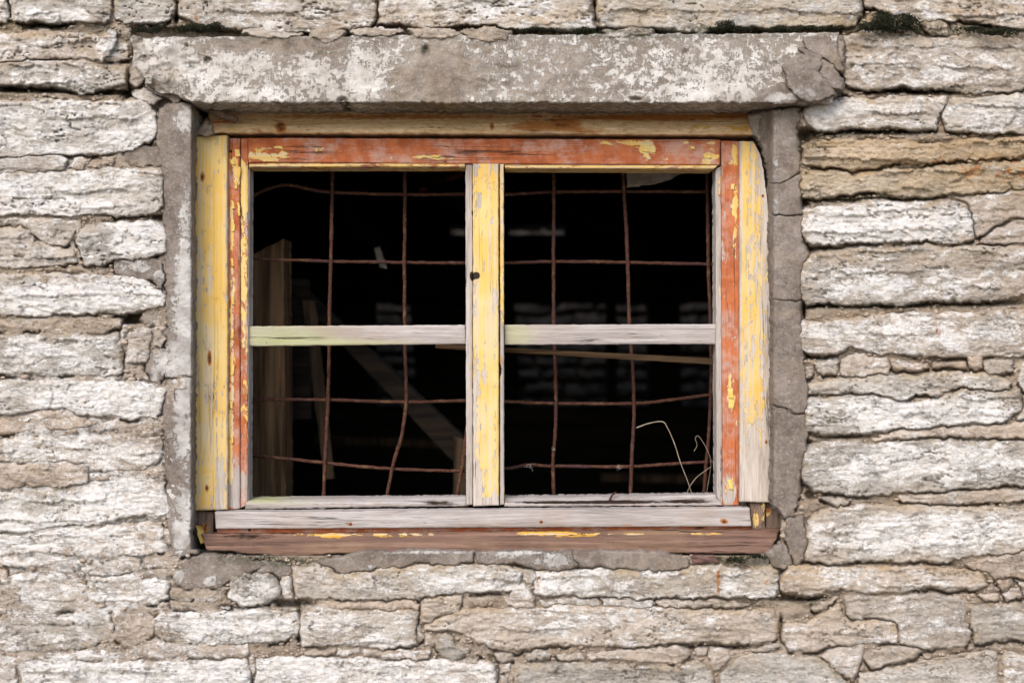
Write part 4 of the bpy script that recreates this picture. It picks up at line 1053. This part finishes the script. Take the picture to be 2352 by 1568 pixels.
# right stile
board('frame_stile', [(1656, 323), (1698, 325), (1697, 1160), (1660, 1160)], .079, .05, WV, win, seed=10, edge=1.5,
      attrs={'yel': (-.04, [(1688, 420, 9.1, 117.0, 0.40), (1685, 500, 13.0, 78.0, 0.22), (1688, 560, 7.8, 52.0, 0.25), (1681, 790, 10.4, 26.0, 0.32), (1680, 900, 11.7, 52.0, 0.61), (1690, 1020, 6.5, 78.0, 0.29), (1678, 1120, 11.7, 28.6, 0.61), (1686, 345, 10.4, 10.4, 0.50), (1676, 372, 7.8, 7.8, 0.50), (1668, 470, 3.9, 78.0, 0.07)]),
             'red': (.85, [(1662, 560, 6, 300, -.25), (1672, 1130, 20, 40, -.5), (1676, 840, 8, 40, -.2)]), 'fib': (.35, []), 'rst': (0, [(1694, 420, 4, 140, .32), (1694, 800, 4, 160, .22)]), 'drk': (0, [])}, label='right frame stile in chalky red primer with flakes of yellow')
board('sash_stile', [(1643, 388), (1656, 382), (1659, 1160), (1646, 1140)], .086, .045, WV, win, seed=12, edge=1.0,
      attrs={'yel': (-.05, [(1652, 420, 4, 30, .6), (1653, 700, 3, 60, .45), (1652, 860, 3, 40, .3)]), 'red': (-.1, [(1652, 450, 4, 80, .5)]), 'fib': (.8, []), 'rst': (0, []), 'drk': (0, [(1657, 900, 2, 300, .35), (1652, 1090, 8, 90, .3)])})
# top rail
board('top_rail', [(570, 317), (1655, 321), (1653, 379), (570, 373)], .077, .05, WH, win, seed=14, edge=1.5,
      attrs={'yel': (-.10, [(588, 360, 34, 17, .62), (640, 362, 34, 14, .62), (656, 350, 14, 14, .42), (606, 341, 30, 8, .5), (728, 342, 28.6, 9.1, 0.54), (985, 361, 65.0, 6.5, 0.61), (705, 368, 7.8, 5.2, 0.50), (898, 362, 3.9, 6.5, 0.50), (1430, 328, 59.8, 7.8, 0.65), (1490, 344, 20.8, 31.2, 0.68), (1475, 340, 39.0, 13.0, 0.36), (1582, 342, 11.7, 9.1, 0.65), (1530, 368, 6.5, 13.0, 0.58), (1622, 372, 11.7, 11.7, 0.65), (1595, 328, 52.0, 5.2, 0.58),
                           (1640, 350, 18.2, 33.8, 0.54), (1620, 360, 39.0, 7.8, 0.43), (1345, 335, 10.4, 6.5, 0.58), (1608, 342, 5.2, 5.2, 0.50), (588, 323, 15.6, 2.6, 0.36), (700, 322, 3.9, 5.2, 0.43)]),
             'red': (1.05, [(800, 355, 60, 12, -.25), (1120, 352, 40, 10, -.2)]), 'fib': (.04, []), 'rst': (0, [(1025, 368, 7, 5, .5)]), 'drk': (0, [(1022, 371, 6, 3, .7)])}, label='top sash rail in red primer with patches of yellow left at both ends')


def bead(name, q, seed, ye, re=.9):
    yb = (q[0][1] + q[1][1]) / 2
    board(name, q, .073, .06, WH, win, seed=seed, edge=3.2, rag=.4, yfun=lambda px, py: .010 * sstep(6, 0, py - yb) + .006 * sstep(8, 13, py - yb),
          attrs={'yel': (ye, []), 'red': (re, []), 'fib': (.5, []), 'rst': (0, [(695, 382, 6, 3, .6), (890, 382, 5, 3, .6), (1075, 384, 4, 4, .5), (1520, 380, 6, 3, .6), (1600, 386, 10, 2, .5)]), 'drk': (0, [(800, 374, 240, 1.6, .5)])})


bead('top_bead', [(572, 373), (1068, 374), (1068, 386), (572, 386)], 15, .60)
bead('top_bead', [(1158, 376), (1650, 379), (1638, 391), (1161, 388)], 16, .70)
# mullion
board('mullion_strip', [(1069, 377), (1085, 377), (1086, 1158), (1071, 1160)], .083, .06, WV, win, seed=18, edge=1.2,
      attrs={'yel': (-.3, []), 'red': (-.3, []), 'fib': (.5, []), 'rst': (0, [(1084, 1080, 3, 90, .3)]), 'drk': (0, [(1085, 634, 6, 12, 1.1), (1085, 489, 3, 6, .8)])}, label='bare grey wood strip on the left of the mullion')
mu = board('mullion', [(1086, 376), (1145, 376), (1146, 1160), (1087, 1162)], .070, .06, WC, win, seed=20, edge=1.6,
           attrs={'yel': (.80, [(1094, 386, 10, 22, -.6), (1136, 382, 12, 14, -.5), (1101, 462, 5, 18, -.85), (1136, 690, 7, 34, -.50), (1100, 700, 6, 30, -.3), (1098, 880, 7, 60, -.55), (1110, 850, 5, 34, -.4), (1090, 1000, 4, 160, -.6), (1092, 1100, 14, 40, -.8), (1115, 1156, 60, 14, -1.4), (1101, 1125, 12, 20, -.5), (1134, 1145, 8, 16, -.4)]),
                  'fib': (1.2, []), 'red': (-.5, []), 'rst': (0, [(1086, 1050, 3, 80, .25)]), 'drk': (0, [(1094, 633, 10, 9, 1.1), (1088, 650, 2, 20, .5)])}, label='mullion board with worn yellow paint, bare at its foot, with a dark knot')
# knot ring
board('mullion_bead', [(1147.5, 377), (1157, 377), (1158, 1158), (1148, 1160)], .077, .055, WV, win, seed=22, edge=1.0,
      attrs={'yel': (.75, [(1153, 720, 6, 60, -.1), (1153, 1000, 8, 190, -.85), (1153, 780, 8, 30, -.6)]), 'red': (.1, []), 'fib': (.5, []), 'rst': (0, [(1152, 600, 5, 200, .15), (1151, 830, 5, 14, .5)]), 'drk': (0, [(1148, 700, 1.5, 400, .5), (1151, 850, 4, 14, .6)])})
# rails between the upper and lower panes
board('glazing_bar', [(569, 749), (1069, 746), (1070, 790), (568, 795)], .092, .035, WH, win, seed=24, edge=1.4,
      attrs={'yel': (-.4, []), 'red': (-.5, []), 'fib': (.5, []), 'rst': (0, []), 'grn': (0, [(640, 770, 120, 30, .7), (840, 790, 120, 10, .55), (700, 785, 150, 14, .4)]), 'drk': (0, [(590, 760, 2, 2, .6), (604, 768, 2, 2, .7), (625, 752, 2, 2, .6), (598, 782, 2, 2, .7), (612, 786, 2, 2, .6), (640, 778, 2, 2, .6), (1000, 770, 60, 3, .15)])}, label='bare glazing bar of the left pane, greenish with algae at its left')
board('glazing_bar', [(1158, 746), (1645, 744), (1645, 790), (1158, 792)], .092, .035, WH, win, seed=26, edge=1.4,
      attrs={'yel': (-.4, []), 'red': (-.5, []), 'fib': (.5, []), 'rst': (0, []), 'grn': (0, [(1180, 768, 50, 30, .6)]), 'drk': (0, [(1225, 778, 2, 2, .6), (1520, 770, 2, 2, .6), (1400, 760, 2, 2, .6), (1560, 756, 60, 2, .3), (1450, 758, 80, 2, .25)])}, label='bare grey glazing bar of the right pane')
# sash bottom rails: sloping, weather-rotted
for q, sd, dk in (([(566, 1147), (1070, 1141), (1071, 1161), (562, 1169)], 28, [(800, 1158, 160, 3, .45), (980, 1150, 60, 5, .5), (1020, 1157, 50, 5, .5), (700, 1152, 100, 2, .35)]),
                  ([(1158, 1142), (1648, 1136), (1660, 1160), (1158, 1163)], 30, [(1300, 1153, 160, 5, .75), (1480, 1152, 120, 6, .55), (1600, 1150, 60, 8, .5)])):
    y0q = q[0][1]
    board('bottom_sash_rail', q, .080, .07, WH, win, seed=sd, edge=1.2, rag=1.2, relief=.0016, yfun=lambda px, py: .022 * sstep(14, 0, py - 1141), attrs={'yel': (-.4, []), 'red': (-.2, [(1400, 1160, 300, 4, .5), (950, 1160, 90, 3, .5)]), 'fib': (.5, []), 'rst': (0, []), 'grn': (0, [(600, 1148, 50, 5, .8), (650, 1152, 90, 8, .3)]), 'drk': (0, dk)})
# weather board along the foot
wb = board('weather_board', [(493, 1175), (1722, 1166), (1726, 1208), (496, 1214)], .052, .032, WH, win, seed=32, edge=1.8,
           attrs={'yel': (-.5, [(497, 1195, 4, 20, 1.0), (1700, 1192, 14, 4, .9), (1690, 1170, 30, 3, .7)]), 'red': (-.6, [(1695, 1190, 26, 5, .8)]), 'fib': (.5, []),
                  'rst': (0, [(805, 1203, 7, 5, .8), (1243, 1198, 6, 5, .75), (1663, 1197, 11, 7, .85), (1440, 1206, 20, 2, .6), (630, 1184, 5, 3, .5), (1600, 1180, 5, 3, .3)]), 'drk': (0, [(900, 1205, 380, 1.0, .45), (800, 1200, 300, 1.0, .4), (1300, 1203, 380, 1.0, .3)])},
           label='silvery weather board along the foot of the window with rusty nails')
for x, y in ((805, 1203), (1243, 1198), (1663, 1197)): nail(x, y, .0522, 3.4, sub(wb, win))
board('weather_board_back', [(497, 1206), (1724, 1200), (1724, 1219), (500, 1224)], .066, .02, WB, win, seed=34, attrs={'yel': (-.2, [(760, 1216, 8, 3, .8), (840, 1216, 4, 3, .8), (535, 1216, 40, 3, .5)]), 'red': (.9, []), 'fib': (.5, []), 'rst': (0, []), 'drk': (0, [(1200, 1218, 500, 4, .4), (573, 1216, 4, 6, .8)])})
# sill
board('window_sill', [(462, 1226), (1792, 1214), (1766, 1271), (474, 1262)], .020, .09, WB, win, seed=36, edge=2.5, rag=1.7, relief=.0022,
      yfun=lambda px, py: .040 * sstep(24, 2, py - (1230 - .009 * (px - 470))) ,
      pfun=lambda px, py, u, v: (px, py + 13 * np.exp(-((px - 650) / 110) ** 2) * v ** 2 + 5 * v * sstep(600, 900, px) * sstep(1300, 1000, px)),
      attrs={'yel': (-.35, [(690, 1228, 40, 5, .75), (760, 1230, 36, 9, 1.0), (920, 1228, 180, 8, .85), (1180, 1224, 110, 6, .25), (1330, 1226, 150, 8, .92), (1480, 1224, 60, 6, .45), (1600, 1226, 26, 7, .9), (1645, 1226, 22, 7, .95), (1250, 1222, 60, 4, .5)]),
             'red': (-.1, [(900, 1220, 500, 3, .5)]), 'fib': (.9, []), 'rst': (0, []), 'drk': (0, [(560, 1236, 90, 10, .35), (580, 1228, 80, 8, .3), (1780, 1240, 14, 30, .35), (1650, 1240, 90, 5, .25)])}, label='brown window sill, worn smooth, with yellow paint left along its top')
# packing blocks under the casings
bl = board('packing_block', [(447, 1173), (491, 1174), (488, 1232), (443, 1228)], .078, .05, WD, win, seed=38, rag=1.2, relief=.002, attrs={'yel': (-.4, [(476, 1213, 8, 12, .6)]), 'red': (-.4, []), 'fib': (.6, []), 'rst': (0, [(472, 1212, 8, 12, .9)]), 'drk': (0, [(475, 1205, 4, 5, .6)])})
board('packing_block', [(1724, 1153), (1758, 1153), (1758, 1216), (1726, 1214)], .076, .05, WD, win, seed=40, rag=1.4, relief=.002, attrs={'yel': (.30, [(1735, 1200, 8, 24, .4), (1750, 1180, 8, 24, .2)]), 'red': (-.2, []), 'fib': (1.2, []), 'rst': (0, [(1745, 1180, 3, 40, .4)]), 'drk': (0, [(1752, 1205, 8, 16, .4)])})
board('packing_block', [(1759, 1153), (1784, 1158), (1803, 1214), (1759, 1216)], .084, .05, WD, win, seed=42, rag=1.6, relief=.003, attrs={'yel': (-.1, [(1764, 1178, 6, 10, .8)]), 'red': (-.2, []), 'fib': (.8, []), 'rst': (0, [(1764, 1172, 7, 7, .75), (1780, 1190, 12, 20, .22)]), 'drk': (0, [(1764, 1164, 8, 4, .6)])})
# curl of paint hanging at the lower left
o = board('paint_curl', [(449, 1206), (463, 1204), (480, 1246), (461, 1248)], .066, .0022, FLAKE, win, seed=44, rag=2.2, step=2.5, relief=.002, axis='C', edge=.6, yfun=lambda px, py: .006 * np.sin((px - 450 - (py - 1206) * .42) / 9.0) - .006 * sstep(1225, 1246, py))
o['label'] = 'curl of yellow paint hanging off the lower left packing block'
fr2 = random.Random(8)
for (fx0, fy0, fw, fh, yb) in ((545, 352, 11, 16, .078), (533, 372, 12, 13, .078), (549, 396, 7, 26, .0785), (541, 424, 6, 20, .078), (534, 470, 6, 18, .078), (536, 520, 5, 22, .078), (533, 604, 6, 16, .078), (535, 690, 6, 20, .078), (533, 770, 7, 18, .078), (534, 850, 8, 22, .078),
                               (531, 930, 6, 18, .078), (533, 1010, 6, 16, .078), (548, 480, 5, 30, .0785), (1684, 430, 8, 14, .078), (1678, 905, 12, 20, .078), (1682, 930, 9, 18, .078), (1677, 1112, 10, 22, .078), (1480, 344, 14, 10, .0765), (1626, 360, 16, 8, .0765), (640, 340, 18, 7, .0765), (1000, 360, 16, 5, .0765), (1590, 340, 9, 8, .0765)):
    sk_ = fr2.uniform(-.25, .25) * fw; lf = fr2.uniform(.0022, .0045)
    o = board('paint_curl', [(fx0 - fw / 2 + sk_, fy0 - fh / 2), (fx0 + fw / 2 + sk_, fy0 - fh / 2 + fr2.uniform(-2, 2)), (fx0 + fw / 2 - sk_, fy0 + fh / 2), (fx0 - fw / 2 - sk_, fy0 + fh / 2 + fr2.uniform(-2, 2))], yb, .0009, FLAKE, win, seed=fx0 * .1 + fy0, rag=1.6, step=2.2, relief=.0004, axis='C', edge=.5,
              yfun=lambda px, py, x0=fx0, w=fw, q=lf: -.0008 - q * np.clip((px - x0) / w + .35, 0, 1) ** 2)
# wood chip jammed under the lintel
board('wood_chip', [(478, 258), (490, 249), (546, 270), (541, 281)], .050, .012, WD, win, seed=46, rag=1.6, step=3, axis='X', relief=.002, attrs={k: (-.4, []) for k in ('yel', 'red')})
# rubble of mortar in the top corners
for i, (pl, pr) in enumerate([([(456, 290), (472, 284), (490, 290), (492, 306), (476, 312), (458, 308)], -48), ([(1722, 268), (1740, 258), (1760, 262), (1764, 300), (1744, 322), (1728, 306)], -56)]):
    stone(pl, 'm', pr, 820 + i * 2.3, wall)

# ---------------------------------------------------------------- rusty bars
gril = thing('bar_grille', 'rusty welded grid of bent iron bars behind the window frame', 'grille', P1(1110, 1142, .215))


def spline(pts, n=14):
    p = np.array(pts, float); out = []
    e = np.concatenate([[2 * p[0] - p[1]], p, [2 * p[-1] - p[-2]]])
    for i in range(1, len(e) - 2):
        t = np.linspace(0, 1, n, endpoint=False)[:, None]
        a, b, c, d = e[i - 1], e[i], e[i + 1], e[i + 2]
        out.append(.5 * (2 * b + (c - a) * t + (2 * a - 5 * b + 4 * c - d) * t ** 2 + (3 * b - a - 3 * c + d) * t ** 3))
    out.append(p[-1][None])
    return np.concatenate(out)


def tube(name, pts3, r, mat, parent, seed=0, n=8, rough=.0, taper=0.0, label=None):
    p = np.asarray(pts3, float); k = len(p)
    tg = np.gradient(p, axis=0); tg /= np.linalg.norm(tg, axis=1)[:, None] + 1e-12
    up = np.array([0, 1.0, 0]); a = np.cross(tg, up); ln = np.linalg.norm(a, axis=1)
    a[ln < 1e-6] = (1, 0, 0); a /= np.linalg.norm(a, axis=1)[:, None]; b = np.cross(tg, a)
    ang = np.linspace(0, 2 * np.pi, n, endpoint=False)
    ss = np.linspace(0, 1, k)
    R = r * (1 - taper * ss)[:, None] * (1 + rough * 2 * fbm(np.arange(k)[:, None] * .37 + ang * 0, ang[None, :] * .7 + 0 * ss[:, None], 3, seed))
    v = p[:, None] + R[..., None] * (np.cos(ang)[None, :, None] * a[:, None] + np.sin(ang)[None, :, None] * b[:, None])
    v = v.reshape(-1, 3)
    f = []
    for i in range(k - 1):
        for j in range(n):
            f.append((i * n + j, i * n + (j + 1) % n, (i + 1) * n + (j + 1) % n, (i + 1) * n + j))
    f.append(tuple(range(n - 1, -1, -1))); f.append(tuple((k - 1) * n + j for j in range(n)))
    return new_mesh(name, v, f, mat, parent, True, None, label)


def bar(pts, y, sd, label=None, r=4.5):
    q = spline(pts, 34)
    q = q + np.stack([1.2 * fbm(q[:, 1] / 30, q[:, 0] / 30, 3, sd), 1.2 * fbm(q[:, 0] / 30, q[:, 1] / 30, 3, sd + 3)], -1)
    tube('bar', P(q[:, 0], q[:, 1], y + 0 * q[:, 0]), r * S, RUST, gril, sd, 9, .34, 0, label)


V = [[(764, 330), (763, 440), (760, 600), (756, 745), (756, 810), (753, 930), (747, 1040), (742, 1165)],
     [(930, 330), (930, 440), (929, 600), (930, 745), (931, 830), (933, 920), (922, 1000), (903, 1065), (884, 1165)],
     [(1076, 330), (1078, 600), (1078, 900), (1066, 1040), (1044, 1165)],
     [(1272, 330), (1272, 450), (1271, 600), (1272, 745), (1275, 840), (1277, 925), (1275, 1000), (1270, 1065), (1273, 1165)],
     [(1426, 330), (1433, 440), (1440, 560), (1446, 745), (1453, 840), (1456, 925), (1454, 1000), (1450, 1070), (1447, 1165)],
     [(1624, 330), (1625, 450), (1627, 600), (1632, 745), (1634, 850), (1630, 960), (1622, 1070), (1613, 1165)]]
for i, v in enumerate(V): bar(v, .215, 3 + i * 2.7)
H = [[(555, 470), (600, 440), (655, 425), (700, 432), (762, 442), (930, 447), (1060, 446), (1160, 447), (1272, 441), (1450, 440), (1660, 441)],
     [(550, 594), (660, 597), (760, 600), (930, 603), (1066, 604), (1160, 604), (1272, 601), (1440, 603), (1660, 608)],
     [(550, 918), (650, 917), (760, 918), (930, 923), (1066, 920), (1160, 922), (1272, 926), (1455, 926), (1540, 918), (1665, 902)],
     [(550, 1044), (620, 1049), (760, 1064), (880, 1075), (1050, 1081), (1160, 1076), (1215, 1067), (1272, 1070), (1450, 1071), (1540, 1065), (1660, 1059)]]
for i, h in enumerate(H): bar(h, .223, 33 + i * 2.1, r=4.1)

# dead stalks, wool and a bent nail at the lower right
for pts, y, r, lb in (([(1462, 982), (1490, 972), (1521, 968), (1533, 982), (1549, 1018), (1563, 1062), (1580, 1106), (1594, 1150)], .19, 1.45, 'long bent dry grass stalk leaning in the lower right pane'),
                      ([(1572, 1150), (1582, 1122), (1600, 1096), (1632, 1072)], .195, 1.1, 'short dry stalk crossing the long bent one at the lower right corner'),
                      ([(1594, 1036), (1601, 1022), (1597, 1006), (1604, 1001), (1614, 1014), (1626, 1036), (1633, 1062), (1628, 1100), (1620, 1150)], .19, .75, 'thin curled tendril hooked by the right edge of the lower right pane')):
    q = spline(pts, 10)
    p3 = P(q[:, 0], q[:, 1], y + .006 * fbm(q[:, 1] / 60, q[:, 0] / 60, 2, 3))
    t = {'obj': None, 'base': tuple(p3[-1])}
    o = tube('dry_stalk', p3 - p3[-1], r * S, STRAW, None, 5, 6, .1, .3)
    o.location = tuple(p3[-1]); tag(o, lb, 'dry stalk')
for (cx, cy, rr, lb) in ((1215, 1072, 8, 'pale wool tuft snagged on the lower bar left in the right pane'), (1555, 1008, 0, ''), (1420, 1074, 5, 'thin wisp of wool on the lower bar beside the middle upright'), (1270, 1030, 4, 'wisp of wool caught on the upright bar in the right pane')):
    if not rr: continue
    rg = np.random.RandomState(int(cx)); vv = []; ff = []; nn = 0
    base = np.array(P1(cx, cy, .208))
    for k in range(16 if rr > 10 else 7):
        st = rg.randn(3) * rr * .22 * S
        d = rg.randn(3); d /= np.linalg.norm(d)
        pts = [st]
        for i in range(7):
            d = d + rg.randn(3) * .75; d /= np.linalg.norm(d)
            pts.append(pts[-1] + d * rr * .36 * S * np.array([1, .4, 1]))
        q = spline(pts, 3)
        tgx = np.gradient(q, axis=0); a = np.cross(tgx, [0, 1, 0.01]); a /= np.linalg.norm(a, axis=1)[:, None] + 1e-9
        b2 = np.cross(tgx, a); b2 /= np.linalg.norm(b2, axis=1)[:, None] + 1e-9
        w = .20 * S
        ring = np.stack([q + a * w, q - a * w * .5 + b2 * w * .87, q - a * w * .5 - b2 * w * .87], 1).reshape(-1, 3)
        vv.append(ring)
        for i in range(len(q) - 1):
            for j in range(3): ff.append((nn + i * 3 + j, nn + i * 3 + (j + 1) % 3, nn + i * 3 + 3 + (j + 1) % 3, nn + i * 3 + 3 + j))
        nn += len(q) * 3
    o = new_mesh('wool_tuft', np.concatenate(vv), ff, FLUFF); o.location = tuple(base); tag(o, lb, 'wool')
q = spline([(1398, 1152), (1403, 1142), (1409, 1134), (1416, 1131)], 8)
p3 = P(q[:, 0], q[:, 1], .09 + 0 * q[:, 0]); o = tube('bent_nail', p3 - p3[0], 2.6 * S, RUST, None, 2, 7, .2, .1); o.location = tuple(p3[0]); tag(o, 'bent rusty nail sticking up from the bottom rail of the right pane', 'nail')

# ---------------------------------------------------------------- moss cushions on the ledges
def moss(boxes, label, seed):
    rg = np.random.RandomState(seed); vv = []; ff = []; n = 0
    cx0, cy0 = boxes[0][0], boxes[0][1]; base = np.array(P1(cx0, cy0, .0))
    for (cx, cy, rx, ry) in boxes:
        for k in range(int(rx * ry * 1.8) + 50):
            a, b = rg.randn(2) * .45
            if a * a + b * b > 1: continue
            px = cx + a * rx; py = cy + b * ry + 2 * math.sin(px / 9)
            y = -.002 - (.026 if ry > 9 else .016) * math.sqrt(max(0, 1 - a * a - b * b)) + rg.uniform(-.002, .003)
            c = np.array(P1(px, py, y)) - base
            ln = rg.uniform(2.0, 4.6) * S; w = rg.uniform(.9, 1.7) * S
            d = np.array([rg.uniform(-.7, .7), -.9 + rg.uniform(-.3, .5), rg.uniform(-.3, .9)]); d /= np.linalg.norm(d)
            s = np.cross(d, rg.randn(3)); s /= np.linalg.norm(s); t = np.cross(d, s)
            vv += [c + s * w, c - s * w * .5 + t * w * .87, c - s * w * .5 - t * w * .87, c + d * ln]
            ff += [(n, n + 1, n + 3), (n + 1, n + 2, n + 3), (n + 2, n, n + 3), (n + 2, n + 1, n)]; n += 4
    o = new_mesh('moss_cushion', vv, ff, MOSS, None, False); o.location = tuple(base)
    return tag(o, label, 'moss', 'moss cushions on the wall')


moss([(2030, 50, 34, 26), (2085, 48, 30, 16), (2000, 62, 36, 12), (2055, 65, 60, 7)], 'large dark moss cushion on the ledge right of the lintel beside a pale stone', 1)
moss([(1665, 60, 26, 16), (1700, 66, 30, 8), (1640, 68, 20, 6)], 'round dark moss cushion on the lintel right of its middle', 2)
moss([(1800, 68, 60, 8), (1870, 66, 40, 6), (1910, 66, 22, 7)], 'long low moss strip on the right end of the lintel', 3)
moss([(455, 66, 54, 11), (495, 62, 22, 10), (420, 66, 16, 7)], 'long dark moss cushion above the left end of the lintel', 4)
moss([(335, 70, 40, 8), (365, 64, 20, 6)], 'flat moss patch left of the lintel end, by the dark hollow', 5)
moss([(1340, 71, 26, 8), (1230, 68, 60, 5), (1372, 78, 14, 7)], 'thin moss line along the middle of the lintel top', 6)
moss([(731, 78, 11, 7)], 'small moss plug in a hole at the lintel top, left of its middle', 7)
moss([(2290, 72, 60, 10), (2230, 66, 30, 6)], 'dark moss along the ledge at the top right corner', 8)
moss([(1690, 1285, 30, 8), (1740, 1278, 26, 6)], 'dark moss under the right end of the sill', 9)
moss([(800, 231, 12, 7)], 'black moss spot on the lower edge of the lintel', 10)
